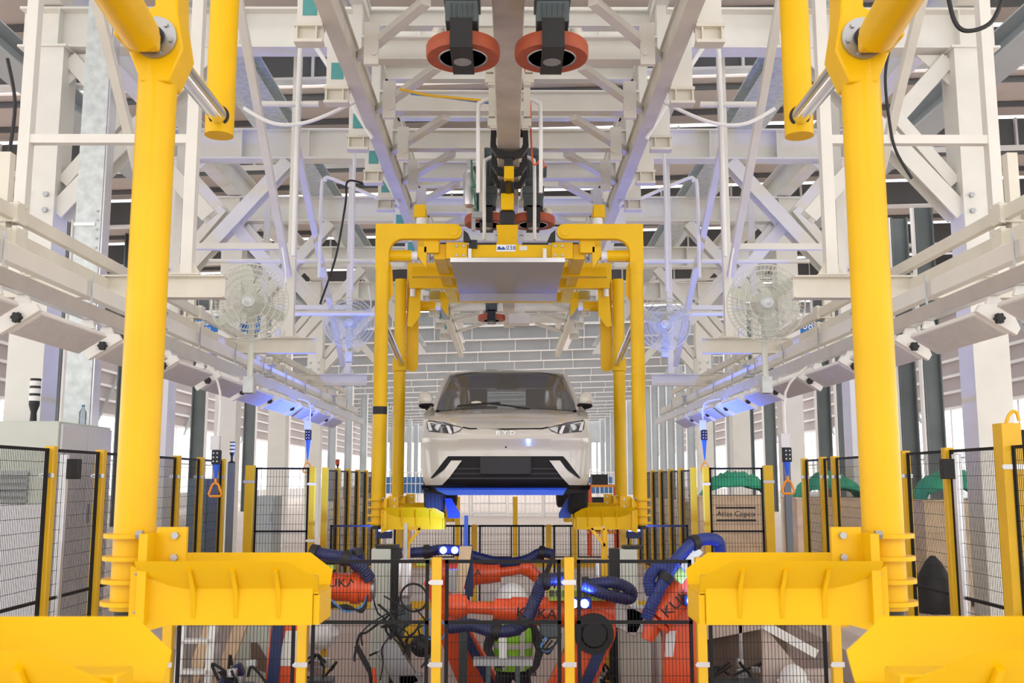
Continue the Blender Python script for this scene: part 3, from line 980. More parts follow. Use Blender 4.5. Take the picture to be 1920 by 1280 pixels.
# cylinder and plate assembly left of the rail, with bottle-like damper
cm = MB().lathe([(0.05, 0), (0.075, 0.02), (0.08, 0.06), (0.08, 0.42), (0.06, 0.48), (0.035, 0.5), (0.035, 0.62)], P(880, 388, 12.3), P(880, 388, 12.3) + V((0, 0, 1)), 20)
da = thing('air_cylinder', 'silver air cylinder with green hose hanging left of the hoist rail', 'air cylinder', P(880, 400, 12.3))
part(cm, 'barrel', 'alu', da)
q = P(885, 395, 12.28)
part(MB().box(q + V((0.07, 0, -0.06)), (0.14, 0.1, 0.08)).box(q + V((0.02, 0, -0.16)), (0.05, 0.05, 0.2)), 'clamp_foot', 'steel', da)
part(MB().tube([P(884, 300, 12.2), P(886, 335, 12.2), P(892, 350, 12.2), P(884, 350, 12.2), P(889, 365, 12.2), P(894, 395, 12.2)], 0.012, 6, 5), 'air_hose', 'cable_green', da)
part(MB().bb(P(898, 405, 12.3), P(908, 262, 12.3) + V((0, 0.08, 0))), 'mount_bar', 'cream_steel', da)

# ================================================================ the car
CX, CYN, CZ = -0.035, 10.08, 1.408
CO = V((CX, CYN, CZ))
car = thing('car', 'white electric hatchback hanging in the yellow hanger', 'car', CO)
#        yc    zc    w     dy    dz
ST = [(0.26, 0.125, 0.70, 0.25, -0.02), (0.12, 0.15, 0.80, 0.36, 0.0), (0.045, 0.195, 0.85, 0.44, 0.0), (0.02, 0.25, 0.872, 0.46, 0.0), (0.02, 0.34, 0.882, 0.47, 0.0), (0.035, 0.46, 0.886, 0.45, 0.0), (0.04, 0.56, 0.886, 0.43, 0.0),
      (0.0, 0.655, 0.884, 0.45, -0.01), (0.02, 0.70, 0.88, 0.44, -0.04), (0.06, 0.757, 0.872, 0.42, -0.085), (0.16, 0.81, 0.862, 0.36, -0.075), (0.34, 0.875, 0.855, 0.28, -0.05), (0.58, 0.945, 0.835, 0.18, -0.01), (0.82, 1.0, 0.815, 0.12, 0.02), (0.99, 1.032, 0.80, 0.12, 0.03)]


def st_at(t):
    t = min(max(t, 0), len(ST) - 1.0001)
    i = int(t)
    f = t - i
    return [ST[i][k] * (1 - f) + ST[i + 1][k] * f for k in range(5)]


def surf(t, s):
    yc, zc, w_, dy, dz = st_at(t)
    a = abs(s)
    return V((w_ * s * (1 - 0.0 * a), yc + dy * (0.35 * a ** 2 + 0.65 * a ** 5), zc - dz * a ** 2))


def y_front(x, z):
    lo, hi = 1.0, len(ST) - 1.01
    for _ in range(30):
        m = (lo + hi) / 2
        yc, zc, w_, dy, dz = st_at(m)
        if zc - dz * min(1, abs(x) / w_) ** 2 < z:
            lo = m
        else:
            hi = m
    yc, zc, w_, dy, dz = st_at(lo)
    a = min(1, abs(x) / w_)
    return yc + dy * (0.35 * a ** 2 + 0.65 * a ** 5)


def on_car(px, py, eps=0.006):
    d = 10.12
    for _ in range(6):
        p = P(px, py, d)
        d = CYN + y_front(p.x - CX, p.z - CZ)
    return P(px, py, d - eps)


def patch(left, right, m=8, eps=0.006, sub=3):
    rows = []
    fine = lambda L: [(L[i][0] + (L[i + 1][0] - L[i][0]) * j / sub, L[i][1] + (L[i + 1][1] - L[i][1]) * j / sub) for i in range(len(L) - 1) for j in range(sub)] + [L[-1]]
    left, right = fine(left), fine(right)
    for (a, b), (c, d) in zip(left, right):
        rows.append([on_car(a + (c - a) * k / m, b + (d - b) * k / m, eps) for k in range(m + 1)])
    mb = MB()
    mb.grid(rows, flip=False)
    n = mb.f[0]
    nn = (mb.v[n[1]] - mb.v[n[0]]).cross(mb.v[n[2]] - mb.v[n[1]])
    if nn.y > 0:
        mb.f = [tuple(reversed(f)) for f in mb.f]
    return mb


body = MB()
NS = 36
rows = []
for j in range((len(ST) - 1) * 3 + 1):
    rows.append([CO + surf(j / 3, -1 + 2 * i / NS) for i in range(NS + 1)])
body.grid(rows)
# sides with wheel arches
for s in (-1, 1):
    prof = [(0.42, 0.30), (0.46, 0.34)]
    prof += [(0.84 + 0.36 * math.cos(math.radians(a)), 0.31 + 0.36 * math.sin(math.radians(a))) for a in range(180, -1, -20)]
    prof += [(1.25, 0.2), (3.1, 0.2)]
    prof += [(3.54 + 0.36 * math.cos(math.radians(a)), 0.31 + 0.36 * math.sin(math.radians(a))) for a in range(180, -1, -20)]
    prof += [(4.1, 0.3), (4.12, 0.8), (3.9, 1.0), (1.1, 1.0), (0.7, 0.97), (0.44, 0.88)]
    m = MB(s).plate([(0.875, a, b) for a, b in prof], (-0.06, 0, 0))
    sh = MB(s).grid([[(0.875, y, 0.94) for y in (0.5, 1.0, 2.0, 3.0, 4.0)], [(0.80, y, 1.03) for y in (0.55, 1.0, 2.0, 3.0, 3.95)]])
    for q in (m, sh):
        vs = [V((p.x * s, p.y, p.z)) + CO for p in q.v]
        body.add(vs, [tuple(reversed(f)) if s < 0 else f for f in q.f])
    # pillars
    for p0, p1, w_, h_ in (((s * 0.825, 1.10, 1.0), (s * 0.705, 1.96, 1.505), 0.06, 0.06), ((s * 0.79, 2.1, 1.02), (s * 0.665, 2.2, 1.56), 0.1, 0.04), ((s * 0.78, 3.75, 1.0), (s * 0.64, 3.5, 1.54), 0.2, 0.06)):
        body.bar(CO + V(p0), CO + V(p1), w_, h_, up=(0, 1, 0))
# roof and tail
rr = []
for y, z, hw in ((1.82, 1.535, 0.715), (1.95, 1.57, 0.72), (2.3, 1.60, 0.70), (2.8, 1.605, 0.68), (3.4, 1.57, 0.65), (3.85, 1.51, 0.61)):
    rr.append([CO + V((hw * (-1 + 2 * i / 14), y + (0.05 * abs(-1 + 2 * i / 14) ** 2 if y < 2.2 else 0), z - 0.06 * abs(-1 + 2 * i / 14) ** 4)) for i in range(15)])
body.grid(rr)
body.grid([[p - V((0, 0, 0.04)) for p in r] for r in rr], flip=True)
for s in (-1, 1):
    body.plate([CO + V(q) for q in ((s * 0.36, 3.86, 1.47), (s * 0.62, 3.86, 1.46), (s * 0.8, 4.1, 0.95), (s * 0.40, 4.1, 0.95))], (0, 0.05, 0))
body.plate([CO + V(q) for q in ((-0.85, 4.12, 0.3), (0.85, 4.12, 0.3), (0.82, 4.12, 1.02), (-0.82, 4.12, 1.02))], (0, 0.05, 0))
part(body, 'body', 'car_paint', car)
# underbody, blue lamp light painted into its colour
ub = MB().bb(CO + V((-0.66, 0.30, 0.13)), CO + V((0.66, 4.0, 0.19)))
part(ub, 'underbody', 'blue_paint_and_glow', car, label='underbody pan with blue light painted in')
lip = patch([(790, 909.5), (791, 917), (800, 923), (822, 926)], [(1107, 909.5), (1106, 917), (1098, 923), (1062, 926)], 24, 0.018)
part(lip, 'lower_lip', 'car_dark', car)
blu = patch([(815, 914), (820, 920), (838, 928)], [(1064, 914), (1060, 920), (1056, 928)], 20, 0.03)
part(blu, 'skid_panel', 'blue_paint_and_glow', car)  # blue light on the lip's lower face, painted as colour
# lower grille and fangs
gr = patch([(840, 855), (838, 862), (834, 878), (830, 895), (826, 912)], [(1056, 855), (1058, 862), (1062, 878), (1065, 895), (1068, 912)], 20, 0.016)
gro = part(gr, 'lower_grille', 'car_dark', car)
for k in range(3):
    y = 877 + 9 * k
    sl = patch([(846 - 3 * k, y), (845 - 3 * k, y + 3)], [(1048 + 3 * k, y), (1049 + 3 * k, y + 3)], 12, 0.026)
    part(sl, 'grille_slat', 'dark_metal', gro)
for s in (-1, 1):
    mx = lambda x: 948 + s * (x - 948) * 1.0
    band = [[(mx(a), b) for a, b in ((839, 856), (832, 864), (820, 880), (807, 896))], [(mx(a), b) for a, b in ((856, 860), (846, 866), (832, 880), (811, 896))]]
    l, r_ = (band[0], band[1]) if s < 0 else (band[1], band[0])
    part(patch(l, r_, 3, 0.014), 'air_slot', 'car_dark', car)
    fang = [[(mx(a), b) for a, b in ((846, 863), (835, 878), (822, 893), (806, 909))], [(mx(a), b) for a, b in ((866, 863), (855, 878), (844, 893), (829, 909))]]
    l, r_ = (fang[0], fang[1]) if s < 0 else (fang[1], fang[0])
    part(patch(l, r_, 4, 0.030), 'bumper_blade', 'car_paint', car)
    # headlamp
    lamp = [[(mx(a), b) for a, b in ((799, 786.5), (800, 795), (801, 804), (805, 809))], [(mx(a), b) for a, b in ((832, 791), (868, 801), (862, 808), (848, 813))]]
    l, r_ = (lamp[0], lamp[1]) if s < 0 else (lamp[1], lamp[0])
    hl = part(patch(l, r_, 8, 0.006), 'headlamp', 'car_lamp', car)
    for quad in (((801, 790), (806, 791), (811, 807), (804, 807)), ((836, 797), (842, 798), (848, 811), (841, 810)), ((842, 809), (847, 810), (847, 813), (841, 812)), ((806, 790), (826, 794), (826, 796), (806, 792))):
        a, b, c, d = [(mx(q[0]), q[1]) for q in quad]
        l, r_ = ([a, d], [b, c]) if s < 0 else ([b, c], [a, d])
        part(patch(l, r_, 2, 0.012), 'light_guide', 'car_drl', hl)
    q = on_car(mx(823), 801, 0.0)
    part(MB().lathe([(0.0, 0.012), (0.035, 0.012), (0.045, 0.0), (0.05, -0.02)], q, q + V((0, -1, 0)), 16), 'projector', 'steel', hl)
    q = on_car(mx(855), 804, 0.008)
    a, b, c, d = [(mx(p_), r0) for p_, r0 in ((849, 798), (866, 802), (862, 806), (851, 811))]
    l, r_ = ([a, d], [b, c]) if s < 0 else ([b, c], [a, d])
    part(patch(l, r_, 2, 0.009), 'inner_cover', 'lamp_face', hl)
    # wheels
    for y in (0.90, 3.54):
        wc = CO + V((s * 0.775, y, 0.20))
        prof = [(0.20, -0.09), (0.295, -0.10), (0.32, -0.08), (0.32, 0.08), (0.295, 0.10), (0.20, 0.09)]
        wm = MB().lathe(prof, wc, wc + V((1, 0, 0)), 40)
        for k in (-0.055, -0.02, 0.02, 0.055):
            wm.torus(wc + V((k, 0, 0)), (1, 0, 0), 0.321, 0.004, 40, 4)
        wo = part(wm, 'wheel', 'rubber', car)
        part(MB().cyl(wc + V((-0.07, 0, 0)), wc + V((0.07, 0, 0)), 0.2, n=24), 'rim', 'steel', wo)
    # mirror
    mo = MB()
    mp = P(948 + s * 150, 749, 11.25)
    mo.ell((0, 0, 0), (0.085, 0.075, 0.095), 18, 12, Matrix.Translation(mp) @ Matrix.Rotation(s * 0.25, 4, 'Y'))
    mr = part(mo, 'wing_mirror', 'car_paint', car)
    mo = MB().ell((0, 0, 0), (0.09, 0.079, 0.04), 18, 8, Matrix.Translation(mp + V((-s * 0.01, 0, -0.068))))
    mo.bar(mp + V((-s * 0.02, 0, -0.09)), CO + V((s * 0.78, 1.28, 1.0)), 0.05, 0.05)
    part(mo, 'mirror_foot', 'car_dark', mr)
    sg = MB().plate([CO + V(q) for q in ((s * 0.79, 1.12, 1.03), (s * 0.665, 1.92, 1.46), (s * 0.65, 3.45, 1.45), (s * 0.775, 3.7, 1.04))], (-s * 0.008, 0, 0))
    part(sg, 'side_window', 'windshield', car)
# hood gap line joining the lamps
hl_ = [(868, 800.5), (880, 803), (948, 804), (1016, 803), (1028, 800.5)]
rows = []
for dy in (-1.2, 1.4):
    rows.append([on_car(a, b + dy, 0.007) for a, b in hl_])
gm = MB().grid(rows, flip=True)
part(gm, 'bonnet_gap', 'car_dark', car)
# badge letters on the nose
q = on_car(948, 811.5, 0.008)
bd = MB()
text_into(bd, 'B Y D', 0.055, facing(q), 0.006, 1.5)
part(bd, 'badge', 'car_drl', car)
q = on_car(948.5, 838, 0.004)
part(MB().cyl(q, q + V((0, -0.004, 0)), 0.009, n=10), 'sensor', 'car_dark', car)
# plate holder
c0, c1 = on_car(900, 856, 0.03), on_car(996, 890, 0.03)
pm = MB().bb((c0.x, CYN - 0.035, c1.z), (c1.x, CYN + 0.01, c0.z))
pho = part(pm, 'plate_holder', 'dark_metal', car, bevel=0.012)
b = MB()
for x in (925, 971):
    for y in (868, 879):
        q = P(x, y, CYN - 0.035)
        b.box(q, (0.03, 0.008, 0.02))
part(b, 'clip', 'black', pho)
# windscreen, wipers
wr = []
for k in range(7):
    f = k / 6
    hw = 0.80 * (1 - f) + 0.675 * f
    yy, zz = 0.995 + 0.86 * f, 1.035 + 0.505 * f + 0.02 * math.sin(math.pi * f)
    wr.append([CO + V((hw * (-1 + 2 * i / 12), yy + 0.1 * abs(-1 + 2 * i / 12) ** 2.2 * (1 - 0.4 * f), zz - 0.02 * abs(-1 + 2 * i / 12) ** 2)) for i in range(13)])
part(MB().grid(wr), 'windscreen', 'windshield', car)
for a, b_, c_ in (((858, 761), (900, 757), (938, 755)), ((905, 755), (950, 760), (994, 767))):
    part(MB().tube([P(a[0], a[1], 11.02), P(b_[0], b_[1], 11.02), P(c_[0], c_[1], 11.02)], 0.011, 6, 3), 'wiper', 'black', car)
part(MB().ell((0, 0, 0), (0.06, 0.03, 0.018), 12, 8, Matrix.Translation(P(893, 754.5, 11.1))), 'washer_nozzle', 'cream_steel', car)
q = on_car(1055, 770.5, 0.0)
# interior
it = MB()
it.bb(CO + V((-0.74, 1.2, 0.6)), CO + V((0.74, 1.65, 1.0)))
it.bb(CO + V((-0.74, 1.2, 0.3)), CO + V((0.74, 3.9, 0.45)))
for x in (-0.37, 0.37):
    it.bb(CO + V((x - 0.26, 2.2, 0.45)), CO + V((x + 0.26, 2.38, 1.15)))
    it.bb(CO + V((x - 0.13, 2.22, 1.15)), CO + V((x + 0.13, 2.34, 1.36)))
it.bb(CO + V((-0.66, 3.2, 0.45)), CO + V((0.66, 3.35, 1.08)))
it.bb(CO + V((-0.62, 1.98, 1.49)), CO + V((0.62, 3.5, 1.52)))
part(it, 'cabin', 'interior', car, bevel=0.03)
part(MB().torus(CO + V((-0.37, 1.72, 0.98)), (0, -1, 0.4), 0.18, 0.016, 28, 8), 'steering_wheel', 'black', car)
part(MB().bb(CO + V((-0.12, 1.9, 1.33)), CO + V((0.12, 1.93, 1.40))), 'rear_view_mirror', 'black', car)
part(MB().plate([CO + V(q) for q in ((-0.37, 3.88, 1.46), (0.37, 3.88, 1.46), (0.41, 4.1, 0.97), (-0.41, 4.1, 0.97))], (0, 0.006, 0)), 'rear_window', 'clear_pane', car)

# ================================================================ safety fences
def wire_panel(r, a, b, z0, z1, zm, vert=0.027, hor=0.11, label=None, wt=0.0032):
    """framed wire mesh panel between ground points a and b"""
    a, b = V(a), V(b)
    L = (b - a).length
    u = (b - a) / L
    m = MB()
    for z in (z0, z1 - 0.025):
        m.bar(a + V((0, 0, z + 0.0125)), b + V((0, 0, z + 0.0125)), 0.022, 0.025)
    if zm:
        m.bar(a + V((0, 0, zm)), b + V((0, 0, zm)), 0.022, 0.025)
    for q in (a + u * 0.0125, b - u * 0.0125):
        m.bar(q + V((0, 0, z0)), q + V((0, 0, z1)), 0.022, 0.025, up=(1, 0, 0))
    fr = part(m, 'fence_panel', 'fence_black', r, smooth=False)
    w_ = MB()
    n = int(L / vert)
    for k in range(1, n):
        q = a + u * (L * k / n)
        w_.bar(q + V((0, 0, z0)), q + V((0, 0, z1)), wt, wt, up=(1, 0, 0))
    n = int((z1 - z0) / hor)
    for k in range(1, n):
        z = z0 + (z1 - z0) * k / n
        w_.bar(a + V((0, 0, z)), b + V((0, 0, z)), wt, wt)
    part(w_, 'wire_mesh', 'fence_black', fr, smooth=False, kind='stuff')
    return fr


def fence_post(r, x, y, h, w_=0.075, cz=(), m='yellow_post', z0=0.0, face=0):
    p = part(MB().bb((x - w_ / 2, y - w_ / 2, z0), (x + w_ / 2, y + w_ / 2, h)), 'fence_post', m, r, bevel=0.006)
    if z0 == 0:
        part(MB().bb((x - 0.07, y - 0.07, 0), (x + 0.07, y + 0.07, 0.012)), 'base_plate', m, p)
    for z in cz:
        c = MB().bb((x - w_ / 2 - 0.012, y - w_ / 2 - 0.006, z - 0.018), (x + w_ / 2 + 0.012, y - w_ / 2 - 0.0005, z + 0.018))
        c.cyl((x - w_ / 2 - 0.012, y - w_ / 2 - 0.006, z), (x - w_ / 2 - 0.012, y - w_ / 2 - 0.02, z), 0.012, n=8)
        part(c, 'clamp', 'alu', p)
    return p


# low fence along the front edge of the pit
FY = 7.60
FXS = [P(x, 1100, FY).x for x in (320, 570, 819, 1067, 1313, 1562)]
fr_ = thing('safety_fence', 'low black mesh fence with yellow posts along the near pit edge', 'fence', (0, FY, 0))
FZ = 1.06
for x in FXS:
    fence_post(fr_, x, FY, FZ + 0.02, 0.072, (0.90, 0.31))
for a, b in zip(FXS[:-1], FXS[1:]):
    wire_panel(fr_, (a + 0.06, FY + 0.02, 0), (b - 0.06, FY + 0.02, 0), 0.10, FZ, 0.605, 0.0255, 0.115)
# low fence at the far pit edge
FY2 = 13.35
fr2 = thing('safety_fence', 'low black mesh fence with yellow posts along the far pit edge', 'fence', (0, FY2, 0))
XS2 = [-2.42, -1.44, -0.46, 0.52, 1.5, 2.42]
for x in XS2[1:-1]:
    fence_post(fr2, x, FY2, 1.07, 0.072, (0.72,))
for a, b in zip(XS2[:-1], XS2[1:]):
    wire_panel(fr2, (a + 0.06, FY2 + 0.02, 0), (b - 0.06, FY2 + 0.02, 0), 0.05, 1.065, None, 0.04, 0.12)
# a third low fence deeper in
FY3 = 19.2
fr3 = thing('safety_fence', 'distant low fence with yellow posts and yellow kick plate behind the car', 'fence', (0, FY3, 0))
XS3 = [P(x, 980, FY3).x for x in (745, 858, 966, 1077, 1180)]
for x in XS3:
    fence_post(fr3, x, FY3, 1.34, 0.09)
for a, b in zip(XS3[:-1], XS3[1:]):
    part(MB().bb((a + 0.05, FY3, 0.02), (b - 0.05, FY3 + 0.02, 0.17)), 'kick_plate', 'yellow_post', fr3)
    wire_panel(fr3, (a + 0.06, FY3 + 0.02, 0), (b - 0.06, FY3 + 0.02, 0), 0.2, 0.8, None, 0.05, 0.14, wt=0.004)
# tall fences down both sides of the cell
SX = 3.8
for s, side in SIDES:
    fo = thing('safety_fence', 'tall black mesh fence with yellow posts on the %s side of the cell' % side, 'fence', (s * SX, 10, 0))
    ys = [6.3, 7.36, 8.32, 9.34, 10.4, 11.48, 12.35, 13.3] if s < 0 else [6.6, 7.62, 8.68, 9.62, 10.66, 11.70, 12.15, 12.9]
    H_ = 1.91
    for k, y in enumerate(ys):
        if s > 0 and k == 1:
            p = fence_post(fo, SX, y, 2.08, 0.15, (1.75,))
            part(MB().bb((SX + 0.08, y - 0.05, 0), (SX + 0.15, y + 0.05, 2.03)), 'back_strip', 'fence_black', p)
            part(MB().tube([V((SX, y, 2.08)), V((SX + 0.03, y, 2.15)), V((SX + 0.08, y, 2.17)), V((SX + 0.1, y, 2.10))], 0.014, 8, 4), 'cable', 'yellow_post', p)
        else:
            fence_post(fo, s * SX, y, H_ + 0.02, 0.08, (1.69, 0.27))
    for a, b in zip(ys[:-1], ys[1:]):
        wire_panel(fo, (s * SX, a + 0.06, 0), (s * SX, b - 0.06, 0), 0.12, H_, 0.68, 0.027, 0.11)
    # galvanised door post with a black switch box
    y = 8.55 if s < 0 else 8.48
    dp = part(MB(s).bb((SX - 0.03, y, 0), (SX + 0.03, y + 0.06, 1.87)), 'door_post', 'alu', fo, bevel=0.004)
    part(MB(s).bb((SX - 0.13, y + 0.0, 1.66), (SX - 0.031, y + 0.08, 1.83)), 'switch_box', 'black', dp, bevel=0.006)
    # cross run facing the camera with a gate, then a run going back
    f2 = thing('safety_fence', 'black mesh gate panel between yellow posts at the %s far corner of the cell' % side, 'fence', (s * 3.1, 13.6, 0))
    fence_post(f2, s * 3.50, 13.6, 1.85, 0.12, (1.63,))
    fence_post(f2, s * 2.66, 13.6, 1.83, 0.08, (1.6, 0.85))
    part(MB(s).bb((3.72, 13.55, 0), (3.80, 13.63, 1.88)), 'grey_post', 'grey_column', f2)
    wire_panel(f2, (s * 3.43, 13.6, 0), (s * 2.71, 13.6, 0), 0.06, 1.82, 0.97, 0.04, 0.12, wt=0.004)
    f3 = thing('safety_fence', 'receding tall mesh fence of closely set yellow posts, %s of the car' % side, 'fence', (s * 2.6, 17, 0))
    n = 7
    for k in range(n):
        y = 14.2 + 1.0 * k
        fence_post(f3, s * 2.60, y, 1.83, 0.085, ())
        if k:
            wire_panel(f3, (s * 2.60, y - 0.95, 0), (s * 2.60, y - 0.05, 0), 0.08, 1.80, None, 0.06, 0.14, wt=0.006)

# ================================================================ robots
def rb(p, q, r0, r1, mb, n=20):
    return mb.cyl(p, q, r0, r1, n)


def hose(name, label, pts, r, m='navy', sub=14, cat='hose', extra=None):
    o = thing(name, label, cat, (V(pts[0]).x, V(pts[0]).y, min(V(p).z for p in pts)))
    part(MB().tube(pts, r, 12, sub, 0.05), 'corrugated_tube', m, o)
    return o


def hose_part(r, pts, rad, m='navy', sub=14, name='dress_hose', clamps=()):
    h = part(MB().tube(pts, rad, 12, sub, 0.05), name, m, r)
    for k in clamps:
        p, q = V(pts[k]), V(pts[min(k + 1, len(pts) - 1)])
        if (q - p).length < 1e-6:
            continue
        u = (q - p).normalized()
        part(MB().cyl(p - u * 0.03, p + u * 0.03, rad * 1.35, n=14), 'hose_clamp', 'black', h)
    return h


def kuka_text(r, loc, size, M=None, txt='KUKA'):
    t = MB()
    text_into(t, txt, size, M if M is not None else facing(loc), 0.003, 1.15)
    part(t, 'lettering', 'black', r)


def robot_base(r, x, y, zb=PZB, zs=-0.35):
    b = MB()
    b.box((x, y, zb + 0.07), (0.62, 0.62, 0.14))
    b.lathe([(0.29, 0.14), (0.27, 0.3), (0.25, zs - zb - 0.1), (0.28, zs - zb)], (x, y, zb), (x, y, zb + 1), 28)
    part(b, 'base', 'robot_red', r, bevel=0.01)
    c = MB().lathe([(0.30, 0), (0.31, 0.05), (0.29, 0.22), (0.2, 0.26)], (x, y, zs), (x, y, zs + 1), 28)
    part(c, 'carousel', 'robot_red', r)


def link_arm(r, p, q, w0, w1, th=0.16, strip=True, side=-1):
    p, q = V(p), V(q)
    m, L = frame(p, q, up=(0, 1, 0))
    poly = []
    for k in range(9):
        a = math.pi + math.pi * k / 8
        poly.append((w0 * math.cos(a), w0 * math.sin(a)))
    for k in range(9):
        a = math.pi * k / 8
        poly.append((w1 * math.cos(a), L + w1 * math.sin(a)))
    mb = MB()
    n = len(poly)
    # the frame's y axis is close to world Y, so the arm's flat side faces the camera
    vs = [m @ V((a, -th / 2, b)) for a, b in poly] + [m @ V((a, th / 2, b)) for a, b in poly]
    fs = [tuple(range(n)), tuple(reversed(range(n, 2 * n)))] + [(i, i + n, (i + 1) % n + n, (i + 1) % n) for i in range(n)]
    mb.add(vs, fs)
    la = part(mb, 'link_arm', 'robot_red', r, bevel=0.012)
    if strip:
        s_ = MB()
        k = 0.6
        vs = [m @ V((x_, yy, zz)) for yy in (-th / 2 - 0.03, -th / 2 - 0.0005) for x_, zz in ((side * w0 * 0.55 - 0.045, 0.05), (side * w0 * 0.55 + 0.045, 0.05), (side * w1 * 0.55 + 0.045, L * 0.96), (side * w1 * 0.55 - 0.045, L * 0.96))]
        s_.add(vs, [(3, 2, 1, 0), (4, 5, 6, 7), (0, 1, 5, 4), (1, 2, 6, 5), (2, 3, 7, 6), (3, 0, 4, 7)])
        part(s_, 'cable_cover', 'navy_paint', la)
    return la


# robot whose forearm points left across the middle (text on the side)
D1 = 9.0
r1 = thing('industrial_robot', 'red-orange robot arm stretched left across the middle behind the fence, grey wrist tool at right', 'robot', P(1052, 1270, D1).xy.to_3d() + V((0, 0, PZB)), 'red-orange industrial robots')
rx = P(1040, 1270, D1).x
robot_base(r1, rx - 0.10, D1 + 0.1, PZB, -0.75)
link_arm(r1, (rx - 0.12, D1 - 0.10, -0.62), P(1118, 1178, D1 - 0.1), 0.20, 0.17, 0.15, True, 1)
e0, e1 = P(1150, 1137, D1), P(962, 1131, D1)
fa = MB()
rb(P(1150, 1147, D1), P(1060, 1147, D1), 0.14, 0.135, fa)
rb(P(1060, 1147, D1), P(985, 1145, D1), 0.135, 0.112, fa)
rb(P(985, 1145, D1), P(957, 1143, D1), 0.118, 0.112, fa)
rb(P(957, 1143, D1), P(925, 1141, D1), 0.098, 0.09, fa)
rb(P(932, 1141, D1), P(872, 1138, D1), 0.056, 0.052, fa)
fo1 = part(fa, 'forearm', 'robot_red', r1)
kuka_text(fo1, None, 0.115, facing(P(1006, 1150, D1 - 0.14), 90, 0, 4))
wm = MB().ell((0, 0, 0), (0.115, 0.10, 0.11), 18, 12, Matrix.Translation(P(857, 1136, D1)))
rb(P(876, 1134, D1), P(850, 1136, D1), 0.085, 0.10, wm)
part(wm, 'wrist', 'robot_red', r1)
gm = MB()
c = P(1112, 1185, D1 - 0.12)
gm.cyl(c, c + V((0, -0.10, 0)), 0.17, n=28).cyl(c + V((0, -0.10, 0)), c + V((0, -0.14, 0)), 0.12, 0.10, n=28)
part(gm, 'axis_motor', 'black', r1)
tl = MB()
tl.prism([(-0.10, -0.12), (0.10, -0.12), (0.13, 0.0), (0.10, 0.10), (-0.10, 0.10)], P(1146, 1140, D1), P(1200, 1168, D1), up=(0, 0, 1))
tl.box(P(1195, 1160, D1), (0.22, 0.2, 0.22))
part(tl, 'tool_head', 'galv', r1, bevel=0.01)
rl = MB().bb(P(1028, 1122, D1 + 0.05), P(1150, 1106, D1 - 0.12))
part(rl, 'valve_rail', 'lime', r1, bevel=0.004)
v = MB()
for k in range(9):
    v.box(P(1034 + 13 * k, 1112, D1 - 0.13), (0.04, 0.03, 0.05))
part(v, 'valve', 'motor_grey', r1)
hose_part(r1, [P(975, 1178, D1 - 0.3), P(930, 1184, D1 - 0.32), P(885, 1172, D1 - 0.3), P(842, 1176, D1 - 0.25)], 0.055, clamps=(1,))
hose_part(r1, [P(962, 1178, D1 - 0.3), P(985, 1165, D1 - 0.32), P(1005, 1120, D1 - 0.3), P(1020, 1090, D1 - 0.28), P(1060, 1084, D1 - 0.22)], 0.055, clamps=(1, 3))
hose_part(r1, [P(1098, 1096, D1 - 0.2), P(1150, 1092, D1 - 0.2), P(1182, 1106, D1 - 0.18), P(1178, 1122, D1 - 0.2), P(1130, 1112, D1 - 0.26), P(1092, 1096, D1 - 0.26)], 0.05, clamps=(0,))
# deeper robot arm, pointing right
D2 = 10.9
r2 = thing('industrial_robot', 'red robot arm behind, its forearm pointing right and wrist bent down', 'robot', P(880, 1270, D2).xy.to_3d() + V((0, 0, PZB)), 'red-orange industrial robots')
q = P(915, 1280, D2)
robot_base(r2, q.x, D2, PZB, -0.75)
link_arm(r2, (q.x, D2 - 0.15, -0.62), P(846, 1170, D2 - 0.15), 0.21, 0.16, 0.15, True, 1)
fa = MB()
rb(P(812, 1078, D2), P(890, 1076, D2), 0.16, 0.15, fa)
rb(P(888, 1075, D2), P(938, 1072, D2), 0.125, 0.105, fa)
rb(P(936, 1072, D2), P(978, 1066, D2), 0.06, 0.055, fa)
fo2 = part(fa, 'forearm', 'robot_red', r2)
kuka_text(fo2, None, 0.09, facing(P(890, 1073, D2 - 0.15), 90, 0, 2), 'KA')
wm = MB().ell((0, 0, 0), (0.09, 0.085, 0.085), 16, 10, Matrix.Translation(P(986, 1064, D2)))
rb(P(986, 1062, D2), P(1016, 1090, D2), 0.08, 0.055, wm)
part(wm, 'wrist', 'robot_red', r2)
part(MB().bar(P(812, 1082, D2), P(846, 1168, D2), 0.22, 0.2, up=(0, 1, 0)), 'elbow', 'robot_red', r2, bevel=0.02)
part(MB().bb(P(781, 1060, D2 - 0.1), P(808, 1048, D2 + 0.1)), 'valve_rail', 'lime', r2)
hose_part(r2, [P(770, 1036, D2 - 0.1), P(800, 1034, D2 - 0.1), P(845, 1030, D2 - 0.05), P(900, 1046, D2 - 0.05), P(945, 1055, D2), P(985, 1050, D2), P(1015, 1036, D2), P(1040, 1040, D2)], 0.055, clamps=(1, 6))
part(MB().bar(P(1038, 1040, D2 - 0.05), P(1020, 1085, D2 - 0.05), 0.05, 0.05), 'tool_stay', 'black', r2)
